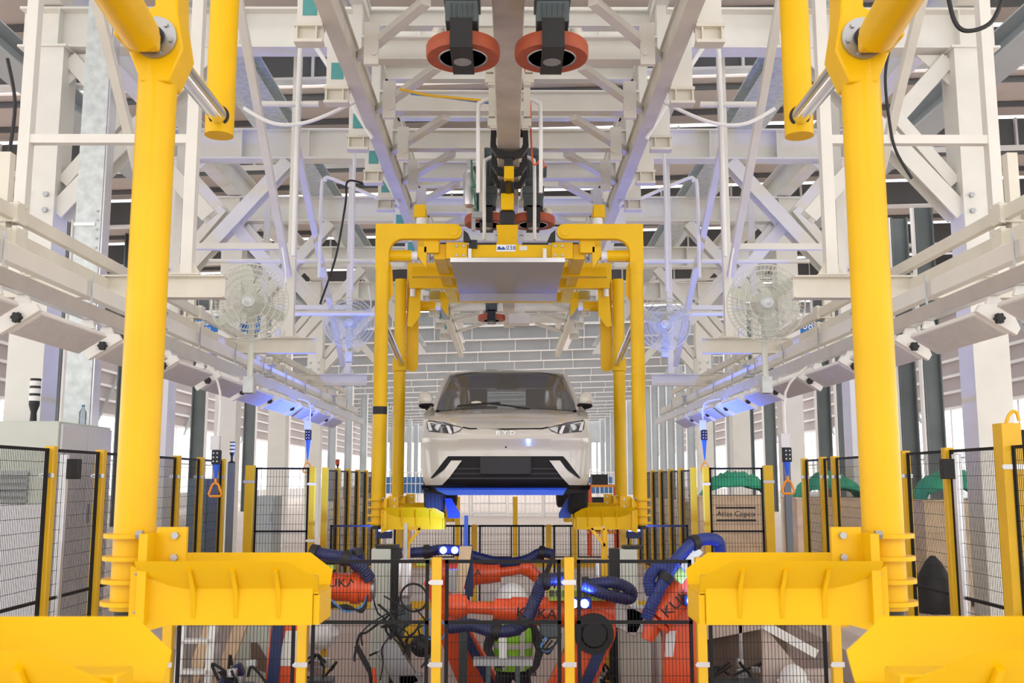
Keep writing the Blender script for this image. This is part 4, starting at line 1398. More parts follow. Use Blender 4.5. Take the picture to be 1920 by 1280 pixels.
# left robot with forearm ending toward the middle
D3 = 8.6
r3 = thing('industrial_robot', 'red robot arm at left under the yellow cradle with white-panelled link', 'robot', P(532, 1275, D3).xy.to_3d() + V((0, 0, PZB)), 'red-orange industrial robots')
q = P(532, 1290, D3)
robot_base(r3, q.x, D3 + 0.1, PZB, -0.75)
la = link_arm(r3, (q.x - 0.0, D3 - 0.1, -0.62), P(548, 1128, D3 - 0.1), 0.17, 0.145, 0.14, True, -1)
part(MB().plate([P(536, 1182, D3 - 0.175), P(559, 1182, D3 - 0.175), P(556, 1248, D3 - 0.175), P(520, 1248, D3 - 0.175)], (0, -0.003, 0)), 'panel', 'lamp_white', la)
fa = MB()
rb(P(530, 1085, D3), P(602, 1096, D3), 0.15, 0.145, fa)
rb(P(600, 1098, D3), P(662, 1101, D3), 0.115, 0.12, fa)
rb(P(660, 1101, D3), P(676, 1102, D3), 0.135, 0.135, fa)
rb(P(676, 1102, D3), P(697, 1102, D3), 0.12, 0.115, fa)
fo3 = part(fa, 'forearm', 'robot_red', r3)
kuka_text(fo3, None, 0.10, facing(P(632, 1093, D3 - 0.122), 90, 0, 0))
part(MB().bar(P(556, 1090, D3), P(592, 1125, D3), 0.2, 0.2, up=(0, 1, 0)), 'elbow', 'robot_red', r3, bevel=0.02)
part(MB().cyl(P(697, 1102, D3), P(703, 1102, D3), 0.09, n=20), 'flange', 'steel', r3)
part(MB().bb(P(592, 1068, D3 - 0.1), P(632, 1056, D3 + 0.05)), 'valve_rail', 'lime', r3)
hose_part(r3, [P(590, 1036, D3 - 0.1), P(612, 1040, D3 - 0.12), P(648, 1046, D3 - 0.12), P(676, 1062, D3 - 0.12), P(694, 1086, D3 - 0.08)], 0.052, clamps=(0, 2))
hose_part(r3, [P(592, 1048, D3), P(640, 1046, D3), P(668, 1036, D3), P(674, 1052, D3), P(664, 1068, D3)], 0.045, clamps=(2,))
for k in range(4):
    pts = [P(600, 1103 + 2 * k, D3 - 0.16), P(625 - 3 * k, 1128 + 3 * k, D3 - 0.2), P(650, 1146 - 4 * k, D3 - 0.15), P(680, 1135 + 4 * k, D3 - 0.1), P(690, 1110, D3 - 0.1)]
    part(MB().tube(pts, 0.009, 6, 5), 'cable', ('cable_blue', 'black', 'black', 'dark_metal')[k], r3)
# right robot leaning down to the left
D4 = 8.6
r4 = thing('industrial_robot', 'red robot arm at right slanting down to the left beside the yellow cradle', 'robot', P(1272, 1275, D4).xy.to_3d() + V((0, 0, PZB)), 'red-orange industrial robots')
q = P(1272, 1290, D4)
robot_base(r4, q.x, D4 + 0.1, PZB, -0.75)
la = link_arm(r4, (q.x, D4 - 0.02, -0.62), P(1275, 1105, D4 + 0.03), 0.16, 0.13, 0.14, False)
part(MB().plate([P(1249, 1182, D4 - 0.075), P(1268, 1182, D4 - 0.075), P(1262, 1231, D4 - 0.075), P(1246, 1231, D4 - 0.075)], (0, -0.003, 0)), 'panel', 'lamp_white', la)
part(MB().bb((q.x - 0.35, D4 - 0.2, -0.55), (q.x + 0.35, D4 + 0.3, -0.42)), 'shoulder', 'robot_red', r4, bevel=0.03)
fa = MB()
a0, a1 = P(1300, 1070, D4 - 0.1), P(1232, 1160, D4 - 0.2)
rb(a0, a1, 0.15, 0.125, fa)
rb(a1, P(1226, 1168, D4 - 0.2), 0.14, 0.135, fa)
rb(P(1226, 1168, D4 - 0.2), P(1213, 1200, D4 - 0.22), 0.08, 0.05, fa)
fo4 = part(fa, 'forearm', 'robot_red', r4)
kuka_text(fo4, None, 0.12, facing(P(1276, 1124, D4 - 0.315), 90, 0, -42))
part(MB().ell((0, 0, 0), (0.12, 0.1, 0.1), 16, 10, Matrix.Translation(P(1246, 1152, D4 - 0.18))), 'wrist', 'robot_red', r4)
part(MB().bar(P(1266, 1088, D4 - 0.25), P(1302, 1040, D4 - 0.2), 0.10, 0.12, up=(0, 1, 0)), 'valve_rail', 'lime', r4, bevel=0.01)
part(MB().bar(P(1280, 1066, D4 - 0.32), P(1310, 1030, D4 - 0.28), 0.07, 0.05, up=(0, 1, 0)), 'valve', 'galv', r4)
hose_part(r4, [P(1212, 1160, D4 - 0.3), P(1226, 1125, D4 - 0.32), P(1248, 1082, D4 - 0.32), P(1268, 1050, D4 - 0.3), P(1300, 1018, D4 - 0.28), P(1325, 1010, D4 - 0.2), P(1346, 1015, D4 - 0.12), P(1350, 1035, D4 - 0.1)], 0.05, 'hose_blue', clamps=(2, 4))
hose_part(r4, [P(1222, 1115, D4 - 0.3), P(1218, 1085, D4 - 0.3), P(1234, 1064, D4 - 0.3), P(1262, 1068, D4 - 0.3)], 0.05, 'hose_blue', clamps=(3,))
hose_part(r4, [P(1300, 1080, D4 - 0.25), P(1312, 1100, D4 - 0.2), P(1306, 1128, D4 - 0.2)], 0.05, 'hose_blue')


# ---- blue machine-vision lamps on the robots, plus two added on poles
def led_bar(label, p, w_, power, up=V((0, -0.35, 1)), top=False):
    o = thing('vision_lamp', label, 'lamp', p)
    part(MB().box(p + V((0, 0.05, 0)), (w_ + 0.12, 0.07, 0.09)), 'housing', 'navy_paint', o, bevel=0.01)
    for k in (-1, 1):
        part(MB().lathe([(0.0, 0.0), (0.036, 0.0), (0.036, 0.02), (0.0, 0.024)], p + (V((k * w_ / 2, 0.05, 0.045)) if top else V((k * w_ / 2, 0.0, 0))), p + (V((k * w_ / 2, 0.05, 1)) if top else V((k * w_ / 2, -1, 0))), 16), 'led_lens', 'blue_led', o)
    ld = bpy.data.lights.new('blue_lamp', 'AREA')
    ld.shape = 'RECTANGLE'
    ld.size, ld.size_y = w_ + 0.1, 0.08
    ld.energy = power
    ld.color = (0.10, 0.20, 1.0)
    lo = bpy.data.objects.new('blue_lamp_light', ld)
    COL.objects.link(lo)
    lo.parent = o
    lo.location = V((0, 0.05, 0.075)) if top else V((0, -0.03, 0.06))
    lo.rotation_euler = V(up).to_track_quat('-Z', 'Y').to_euler()
    ld.spread = math.radians(135)
    return o


led_bar('pair of bright blue lights above the deep robot hose, left of the middle post', P(842, 1031, D2 - 0.25), 0.12, 8, V((-0.5, 0.3, 1)))
led_bar('pair of bright blue lights on the middle robot beside the yellow fence post', P(1086, 1131, D1 - 0.35), 0.09, 10, V((0, 0.2, 1)))
led_bar('blue light under the right robot hose next to the yellow cradle', P(1302, 1126, D4 - 0.35), 0.05, 2, V((0.2, 0.5, 1)))
for s, side in SIDES:  # added lamps, invented to tint steel and fans blue
    p = V((s * 1.62, 13.08, 0.95))
    o = led_bar('added blue work light on a thin pole behind the %s rear hanger post' % side, p, 0.08, 120, V((s * 0.55, 0.35, 1.0)), True)
    part(MB().cyl((p.x, p.y + 0.05, PZB), (p.x, p.y + 0.05, p.z - 0.045), 0.02, n=10), 'pole', 'steel', o)


# fixture mast and panel in the middle, blue glow painted on the mast
bm = thing('fixture_panel', 'thin steel fixture plate with blue glow painted on its edge, standing in the pit', 'fixture', V((P(868, 1100, 10.2).x, 10.2, PZB)))
x = P(868, 1100, 10.2).x
part(MB().plate([P(862, 1024, 10.2), P(885, 1024, 10.2), P(880, 1060, 10.2), P(860, 1140, 10.2), P(852, 1140, 10.2)], (0, 0.05, 0)), 'plate', 'wood', bm)
part(MB().plate([P(872, 1022, 10.26), P(886, 1022, 10.26), P(887, 1118, 10.26), P(872, 1118, 10.26)], (0, 0.05, 0)), 'side_plate', 'navy_paint', bm)
part(MB().bb(P(870, 1024, 10.24), P(878, 966, 10.28)), 'mast', 'blue_paint_and_glow', bm)
part(MB().bb((x - 0.04, 10.32, PZB), (x + 0.04, 10.4, P(868, 1118, 10.2).z)), 'pedestal', 'motor_grey', bm)
part(MB().bb(P(838, 1108, 10.15), P(858, 1066, 10.3)), 'drive_box', 'steel', bm)

# ---- grey lifting pillars
for k, (x0, x1, yt, d, lab) in enumerate(((699, 735, 1027, 9.6, 'pale grey lifting pillar with black top left of the middle, behind the fence'),
                                        (1160, 1192, 1028, 9.9, 'pale grey lifting pillar with black top right of the middle, behind the fence'),
                                        (748, 773, 1046, 9.4, 'rounded silver actuator box beside the left lifting pillar'),
                                        (1116, 1150, 1046, 10.2, 'slim silver actuator box beside the right lifting pillar'))):
    a, b = P(x0, yt, d), P(x1, yt, d)
    o = thing('lifting_pillar' if k < 2 else 'actuator', lab, 'pillar' if k < 2 else 'actuator', V(((a.x + b.x) / 2, d, PZB)))
    if k < 2:
        part(MB().bb((a.x, d - 0.1, PZB), (b.x, d + 0.1, a.z)), 'column', 'cab_green', o, bevel=0.01)
        part(MB().bb((b.x + 0.001 if k == 0 else a.x - 0.09, d - 0.08, PZB), (b.x + 0.09 if k == 0 else a.x - 0.001, d + 0.08, a.z + 0.0)), 'guide', 'dark_metal', o)
        part(MB().bb((a.x + 0.04, d - 0.1, a.z), (b.x + 0.06, d + 0.1, a.z + 0.03)), 'top_plate', 'black', o)
        s = -1 if k == 0 else 1
        xx = b.x + 0.14 if k == 0 else a.x - 0.14
        part(MB().bb((xx - 0.03, d - 0.03, PZB), (xx + 0.03, d + 0.03, P(0, 992, d).z)), 'mast', 'yellow_post', o)
        # triangular yellow bracket under the cradle
        zt = P(0, 990, d).z
        tri = MB()
        for p0, p1 in (((xx, zt), (xx - s * 0.13, zt)), ((xx, zt), (xx, zt - 0.17)), ((xx, zt - 0.17), (xx - s * 0.13, zt))):
            tri.bar((p0[0], d - 0.04, p0[1]), (p1[0], d - 0.04, p1[1]), 0.03, 0.03)
        part(tri, 'bracket', 'yellow_post', o)
    else:
        body_z = P(0, 1120 if k == 2 else 1200, d).z
        part(MB().bb((a.x, d - 0.07, body_z), (b.x, d + 0.07, a.z)), 'housing', 'alu', o, bevel=0.03)
        part(MB().cyl(((a.x + b.x) / 2, d, body_z - 0.06), ((a.x + b.x) / 2, d, body_z), 0.05, n=16), 'knuckle', 'steel', o)
        part(MB().bb(((a.x + b.x) / 2 - 0.06, d - 0.06, PZB), ((a.x + b.x) / 2 + 0.06, d + 0.06, body_z - 0.06)), 'support', 'motor_grey', o)
        part(MB().bb(((a.x + b.x) / 2 - 0.015, d - 0.015, a.z), ((a.x + b.x) / 2 + 0.015, d + 0.015, a.z + 0.32)), 'rod', 'steel', o)
# broad grey pillar lower right of the middle
a, b = P(1162, 1165, 9.5), P(1232, 1165, 9.5)
o = thing('machine_stand', 'wide pale grey machine stand under the middle robot tool', 'stand', V(((a.x + b.x) / 2, 9.5, PZB)))
part(MB().bb((a.x, 9.4, PZB), (a.x + 0.27, 9.7, a.z)), 'stand_box', 'cab_green', o, bevel=0.008)
part(MB().bb((a.x + 0.271, 9.45, PZB), (b.x, 9.7, a.z - 0.01)), 'stand_side', 'steel', o, bevel=0.008)
# yellow fixture with cables
fx = thing('cable_fixture', 'angled steel fixture with a tangle of black cables left of the middle post', 'fixture', V((P(760, 1270, 9.0).x, 9.0, PZB)))
part(MB().bar(P(722, 1205, 9.0), P(768, 1285, 9.0), 0.20, 0.12, up=(0, 1, 0)).bar(P(770, 1262, 9.0), P(775, 1420, 9.0), 0.2, 0.12, up=(0, 1, 0)), 'slide', 'steel', fx, bevel=0.006)
part(MB().plate([P(760, 1178, 9.2), P(802, 1150, 9.2), P(806, 1200, 9.2), P(752, 1210, 9.2)], (0, 0.05, 0)), 'yellow_plate', 'yellow_post', fx)
part(MB().bar(P(668, 1210, 8.8), P(696, 1262, 8.8), 0.04, 0.04).bar(P(696, 1255, 8.8), P(702, 1290, 8.8), 0.055, 0.055), 'handle_rod', 'black', fx)
part(MB().bar(P(700, 1252, 8.75), P(706, 1300, 8.75), 0.05, 0.03), 'red_grip', 'cable_red', fx)
random.seed(21)
for k in range(10):
    sx, sy = 700 + 10 * k, 1135 + random.randint(-25, 30)
    pts = [P(sx, sy, 8.9)]
    for j in range(4):
        sx += random.randint(-45, 45)
        sy += random.randint(2, 40)
        sx = min(max(sx, 665), 815)
        pts.append(P(sx, sy, 8.9 + random.uniform(-0.15, 0.2)))
    part(MB().tube(pts, random.choice((0.007, 0.009, 0.011)), 6, 6), 'cable', ('black', 'dark_metal', 'black', 'dark_metal', 'black')[k % 5], fx)
part(MB().torus(P(776, 1120, 8.95), (0.2, 1, 0.1), 0.12, 0.010, 28), 'cable_loop', 'black', fx)
part(MB().torus(P(815, 1180, 8.95), (0.2, 1, 0.1), 0.10, 0.010, 28), 'cable_loop', 'cable_blue', fx)
part(MB().ell((0, 0, 0), (0.11, 0.1, 0.1), 14, 10, Matrix.Translation(P(792, 1210, 9.1))), 'junction_boot', 'black', fx)
# bundles of fittings lying in the pit
for k, (x, y, d, w_, lab) in enumerate(((1118, 1262, 9.56, 0.2, 'pile of grey valves and black hoses under the middle robot'), (1388, 1254, 9.2, 0.3, 'heap of black cable ends at right on the pit edge'),
                                      (598, 1250, 9.2, 0.16, 'small silver connector bundle beside the left yellow post'), (446, 1258, 8.15, 0.13, 'black and silver hose fitting at lower left behind the fence'))):
    q = P(x, y, d)
    o = thing('fitting_bundle', lab, 'fittings', V((q.x, d, PZB)))
    part(MB().bb((q.x - w_ * 0.8, d - 0.1, PZB), (q.x + w_ * 0.8, d + 0.12, q.z - 0.1)), 'bench', 'motor_grey', o)
    for j in range(9):
        c = q + V((random.uniform(-w_, w_) * 0.75, random.uniform(-0.08, 0.08), random.uniform(-0.08, 0.06)))
        if j % 2:
            part(MB().box(c, (random.uniform(0.05, 0.1), 0.06, random.uniform(0.04, 0.09))), 'valve_block', random.choice(('steel', 'alu', 'galv')), o, bevel=0.005)
        else:
            part(MB().tube([c, c + V((random.uniform(-0.15, 0.15), -0.03, 0.08)), c + V((random.uniform(-0.2, 0.2), 0, -0.05))], 0.012, 6, 5), 'hose', 'black', o)
# under-arm cable basket of the middle robot
cb = thing('cable_basket', 'dark grey motor with loose cables hanging below the middle robot arm', 'motor', P(1030, 1215, D1 - 0.25))
part(MB().bb(P(1012, 1198, D1 - 0.3), P(1050, 1160, D1 - 0.2)), 'motor_body', 'motor_grey', cb, bevel=0.02)
for k in range(5):
    part(MB().tube([P(1012 + 6 * k, 1188 + 3 * k, D1 - 0.35), P(1006 + 4 * k, 1210 + 2 * k, D1 - 0.35), P(1030, 1216 + 2 * k, D1 - 0.35), P(1052, 1195 - 2 * k, D1 - 0.32)], 0.009, 6, 5), 'cable', 'cable_blue' if k == 2 else 'black', cb)
# plank beam in the middle
q0, q1 = P(888, 1232, 8.35), P(998, 1246, 8.35)
o = thing('crossbar', 'dark grey steel crossbar in front of the worker in the lime vest', 'beam', V(((q0.x + q1.x) / 2, 8.35, PZB)))
part(MB().bb((q0.x, 8.3, q1.z), (q1.x, 8.4, q0.z)), 'bar', 'steel', o)
part(MB().bb((q0.x + 0.1, 8.32, PZB), (q0.x + 0.14, 8.38, q1.z)).bb((q1.x - 0.14, 8.32, PZB), (q1.x - 0.1, 8.38, q1.z)), 'leg', 'motor_grey', o)
q = P(943, 1195, 8.38)
part(MB().bb((q.x - 0.03, 8.36, q0.z), (q.x + 0.03, 8.39, q.z)), 'upright', 'alu', o)

# ---- worker
WX, WY = P(962, 1150, 10.3).x, 10.3
ps = thing('person', 'worker in white helmet and lime hi-vis vest behind the middle robot arm', 'person', (WX, WY, PZB))
hz = P(955, 1093, WY).z
def jt(dx, dy, z):
    return V((WX + dx, WY + dy, PZB + z))


joints = {'pelvis': (0, 0, 0.90, 0.13), 'spine': (0, -0.02, 1.08, 0.125), 'chest': (0, -0.04, 1.26, 0.14), 'neckb': (0, -0.07, 1.40, 0.065), 'neck': (0, -0.1, 1.46, 0.055), 'head': (-0.01, -0.14, 1.54, 0.085), 'headt': (-0.01, -0.15, 1.62, 0.075),
          'shl': (-0.17, -0.05, 1.35, 0.065), 'ell': (-0.26, -0.08, 1.10, 0.048), 'wrl': (-0.18, -0.30, 1.0, 0.033), 'hal': (-0.14, -0.38, 0.99, 0.03),
          'shr': (0.17, -0.05, 1.35, 0.065), 'elr': (0.27, -0.06, 1.09, 0.048), 'wrr': (0.22, -0.28, 0.96, 0.033), 'har': (0.18, -0.36, 0.94, 0.03),
          'hl': (-0.10, 0, 0.86, 0.095), 'kl': (-0.12, -0.04, 0.48, 0.065), 'al': (-0.12, 0.02, 0.09, 0.045), 'tl': (-0.13, -0.14, 0.045, 0.04),
          'hr': (0.10, 0, 0.86, 0.095), 'kr': (0.12, -0.04, 0.48, 0.065), 'ar': (0.12, 0.02, 0.09, 0.045), 'tr': (0.13, -0.14, 0.045, 0.04)}
for sd, s in (('l', -1), ('r', 1)):
    h = joints['ha' + sd]
    for k in range(4):
        joints['f%d%s' % (k, sd)] = (h[0] + (k - 1.5) * 0.02, h[1] - 0.05, h[2] - 0.01, 0.009)
        joints['g%d%s' % (k, sd)] = (h[0] + (k - 1.5) * 0.021, h[1] - 0.085, h[2] - 0.04, 0.008)
    joints['t0' + sd] = (h[0] - s * 0.045, h[1] - 0.02, h[2] + 0.005, 0.010)
    joints['t1' + sd] = (h[0] - s * 0.055, h[1] - 0.06, h[2] - 0.01, 0.009)
links = [('pelvis', 'spine'), ('spine', 'chest'), ('chest', 'neckb'), ('neckb', 'neck'), ('neck', 'head'), ('head', 'headt')]
for sd in 'lr':
    links += [('chest', 'sh' + sd), ('sh' + sd, 'el' + sd), ('el' + sd, 'wr' + sd), ('wr' + sd, 'ha' + sd), ('pelvis', 'h' + sd), ('h' + sd, 'k' + sd), ('k' + sd, 'a' + sd), ('a' + sd, 't' + sd), ('ha' + sd, 't0' + sd), ('t0' + sd, 't1' + sd)]
    for k in range(4):
        links += [('ha' + sd, 'f%d%s' % (k, sd)), ('f%d%s' % (k, sd), 'g%d%s' % (k, sd))]
names = list(joints)
import bmesh
bm_ = bmesh.new()
skl = bm_.verts.layers.skin.verify()
bvs = []
for n in names:
    v_ = bm_.verts.new(V(joints[n][:3]))
    v_[skl].radius = (joints[n][3], joints[n][3])
    v_[skl].use_root = (n == 'pelvis')
    bvs.append(v_)
for a_, b_ in links:
    bm_.edges.new((bvs[names.index(a_)], bvs[names.index(b_)]))
me = bpy.data.meshes.new('body')
bm_.to_mesh(me)
bm_.free()
bo = bpy.data.objects.new('body', me)
COL.objects.link(bo)
bo.parent = ps
bo.modifiers.new('skin', 'SKIN').use_smooth_shade = True
bo.modifiers.new('sub', 'SUBSURF').levels = 1
bo.modifiers['sub'].render_levels = 2
me.materials.append(MAT['dark_cloth'])


def ring(z, rx_, ry_, cx_=0, cy_=0, n=20):
    return [jt(cx_ + rx_ * math.cos(2 * math.pi * k / n), cy_ + ry_ * math.sin(2 * math.pi * k / n), z) for k in range(n + 1)]


vest_rows = [(0.88, 0.19, 0.145, 0), (0.98, 0.19, 0.15, -0.01), (1.1, 0.195, 0.155, -0.02), (1.22, 0.205, 0.155, -0.035), (1.32, 0.20, 0.14, -0.045), (1.385, 0.15, 0.11, -0.055), (1.42, 0.09, 0.085, -0.065)]
vm = MB().grid([ring(z, a, b, 0, c) for z, a, b, c in vest_rows])
part(vm, 'hi_vis_vest', 'hivis', ps)
for z, a, b, c in ((0.95, 0.195, 0.155, -0.008), (1.10, 0.20, 0.16, -0.02)):
    part(MB().grid([ring(z, a, b, 0, c), ring(z + 0.05, a, b, 0, c - 0.004)]), 'reflective_band', 'reflective', ps)
for s in (-1, 1):
    part(MB().plate([jt(s * 0.07, -0.19, 0.9), jt(s * 0.11, -0.185, 0.9), jt(s * 0.11, -0.195, 1.3), jt(s * 0.07, -0.2, 1.3)], (0, 0.006, 0)), 'reflective_band', 'reflective', ps)
hc = jt(-0.01, -0.15, 1.585)
hd = MB().ell((0, 0, 0), (0.075, 0.09, 0.11), 18, 14, Matrix.Translation(hc + V((0, 0, -0.005))))
hd.ell((0, 0, 0), (0.012, 0.02, 0.02), 8, 6, Matrix.Translation(hc + V((0, -0.092, -0.02))))
for s in (-1, 1):
    hd.ell((0, 0, 0), (0.012, 0.02, 0.03), 8, 6, Matrix.Translation(hc + V((s * 0.077, 0.01, -0.01))))
part(hd, 'head', 'skin', ps)
fm = MB()
for s in (-1, 1):
    fm.ell((0, 0, 0), (0.012, 0.006, 0.007), 8, 6, Matrix.Translation(hc + V((s * 0.03, -0.084, 0.0))))
fm.ell((0, 0, 0), (0.022, 0.006, 0.006), 8, 6, Matrix.Translation(hc + V((0, -0.08, -0.055))))
part(fm, 'face_features', 'black', ps)
hm = MB()
rows = []
for j in range(8):
    a = math.pi / 2 * j / 7
    rows.append([hc + V((0.145 * math.cos(a) * math.cos(b), 0.02 + 0.165 * math.cos(a) * math.sin(b), 0.02 + 0.13 * math.sin(a))) for b in [2 * math.pi * k / 24 for k in range(25)]])
hm.grid(rows)
brim = [[hc + V((r_ * 0.145 * math.cos(b), 0.02 + r_ * 0.165 * math.sin(b) * (1.25 if math.sin(b) < 0 and r_ > 1 else 1), 0.02 - (0.02 if r_ > 1 else 0))) for b in [2 * math.pi * k / 24 for k in range(25)]] for r_ in (1.14, 1.0)]
hm.grid(brim)
part(hm, 'helmet', 'white_plastic', ps)

# loose helmets
for k, (x, y, d, lab) in enumerate(((603, 1190, 10.6, 'crumpled white plastic bag tied to a rail behind the left yellow post'),)):
    q = P(x, y, d)
    o = thing('plastic_bag', lab, 'bag', q - V((0, 0, 0.15)))
    m = MB().ell((0, 0, 0), (0.17, 0.13, 0.14), 22, 14)
    random.seed(5)
    for v_ in m.v:
        v_ *= random.uniform(0.86, 1.1)
        v_ += q
    part(m, 'bag_body', 'white_plastic', o)
    part(MB().bb((q.x - 0.03, d + 0.12, PZB), (q.x + 0.03, d + 0.18, q.z + 0.3)), 'hook_post', 'yellow_post', o)
q = P(1487, 1262, 8.17)
o = thing('safety_helmet', 'white safety helmet lying at lower right behind the low fence', 'helmet', V((q.x, 8.17, q.z - 0.066)))
hm = MB()
rows = []
for j in range(8):
    a = math.pi / 2 * j / 7
    rows.append([q + V((0.11 * math.cos(a) * math.cos(b), 0.13 * math.cos(a) * math.sin(b), -0.06 + 0.13 * math.sin(a))) for b in [2 * math.pi * k_ / 24 for k_ in range(25)]])
hm.grid(rows)
part(hm, 'shell', 'white_plastic', o)
part(MB().lathe([(0.10, 0), (0.13, -0.004), (0.13, 0.004), (0.10, 0.006)], q + V((0, 0, -0.06)), q + V((0, 0, 1)), 24), 'brim', 'white_plastic', o)
# concrete plinth carrying it, with sloping top, and the white ramp beam
cp = MB().plate([P(1428, 1290, 8.2), P(1570, 1290, 8.2), P(1570, 1222, 8.2), P(1520, 1212, 8.2), P(1430, 1166, 8.2)], (0, 0.9, 0))
pl_ = thing('plinth', 'rough pale concrete plinth with sloping top at right behind the fence', 'plinth', V((P(1500, 1280, 8.2).x, 8.6, PZB)))
part(MB().plate([(P(1428, 1290, 8.3).x, 8.3, PZB), (P(1575, 1290, 8.3).x, 8.3, PZB), V(P(1575, 1255, 8.3)), V(P(1500, 1255, 8.3)), V(P(1430, 1170, 8.3))], (0, 0.06, 0)), 'slope_wall', 'concrete', pl_)
part(MB().bb((P(1470, 1280, 8.1).x, 8.05, PZB), (P(1575, 1280, 8.1).x, 8.29, q.z - 0.068)), 'ledge', 'concrete', pl_)
part(MB().bar(P(1432, 1170, 8.28), P(1530, 1225, 8.28), 0.05, 0.07), 'coping', 'trim_white', pl_)
rm = thing('ramp_beam', 'pale concrete beam sloping up to the right behind the right robot', 'beam', V((P(1330, 1165, 9.6).x, 9.6, PZB)))
part(MB().bar(P(1240, 1185, 9.6), P(1432, 1148, 9.6), 0.25, 0.2, up=(0, 1, 0)), 'beam', 'concrete', rm)
part(MB().bb((P(1348, 0, 9.6).x - 0.015, 9.5, PZB), (P(1348, 0, 9.6).x + 0.015, 9.53, P(1348, 1168, 9.6).z)), 'strut', 'alu', rm)
part(MB().bb((P(1240, 0, 9.75).x, 9.75, PZB), (P(1432, 0, 9.75).x, 9.8, P(1348, 1160, 9.7).z)), 'void_shade_panel', 'pit_dark', rm)  # dark sheet painted in for the shaded void below the beam
# white step ladder at the lower left
lx0, lx1, ld_ = P(335, 1200, 8.5).x, P(392, 1200, 8.5).x, 8.5
la_ = thing('step_ladder', 'white aluminium step ladder at lower left behind the fence', 'ladder', V(((lx0 + lx1) / 2, ld_, PZB)))
ztop = P(0, 1128, ld_).z
for x in (lx0, lx1):
    part(MB().bar((x, ld_ - 0.15, PZB), (x + 0.02, ld_ + 0.05, ztop), 0.06, 0.03), 'rail', 'white_plastic', la_)
    part(MB().bar((x + 0.05, ld_ + 0.5, PZB), (x + 0.02, ld_ + 0.08, ztop), 0.04, 0.03), 'rear_rail', 'alu', la_)
for k in range(6):
    z = PZB + 0.22 + 0.24 * k
    f = (z - PZB) / (ztop - PZB)
    y = ld_ - 0.15 + 0.2 * f
    if z < ztop:
        part(MB().bb((lx0, y - 0.05, z), (lx1, y + 0.05, z + 0.03)), 'tread', 'white_plastic', la_)
# cardboard-brown planks and grey box left rear of pit
for k, (x0, y0, x1, y1, d, m, lab, nm, cat) in enumerate(((355, 1195, 400, 1165, 9.5, 'wood', 'loose brown plank leaning behind the step ladder', 'plank', 'plank'), (410, 1180, 455, 1163, 9.95, 'wood', 'loose brown plank right of the step ladder', 'plank', 'plank'))):
    q1_ = P(x1, y1, d)
    solo(MB().bar(V((P(x0, y0, d).x - 0.25, d, PZB + 0.02)), q1_, 0.07, 0.12), nm, m, lab, cat)
a, b = P(440, 1160, 10.2), P(505, 1160, 10.2)
o = thing('machine_housing', 'pale green-grey machine housing with slanted side, left of the left robot', 'machine', V(((a.x + b.x) / 2, 10.2, PZB)))
part(MB().plate([(a.x, 10.2, PZB), (b.x + 0.1, 10.2, PZB), (b.x + 0.1, 10.2, -0.35), (b.x - 0.05, 10.2, a.z), (a.x, 10.2, a.z)], (0, 0.5, 0)), 'housing', 'cab_green', o, bevel=0.01)
part(MB().plate([P(470, 1205, 10.18), P(482, 1205, 10.18), P(500, 1235, 10.18), P(500, 1262, 10.18), P(470, 1250, 10.18)], (0, 0.015, 0)), 'dark_window', 'pit_dark', o)
hose('floor_hose', 'thick dark blue corrugated hose curving over the fence foot at lower left', [P(418, 1300, 8.2), P(422, 1280, 8.2), P(436, 1262, 8.2), P(455, 1253, 8.2)], 0.05)

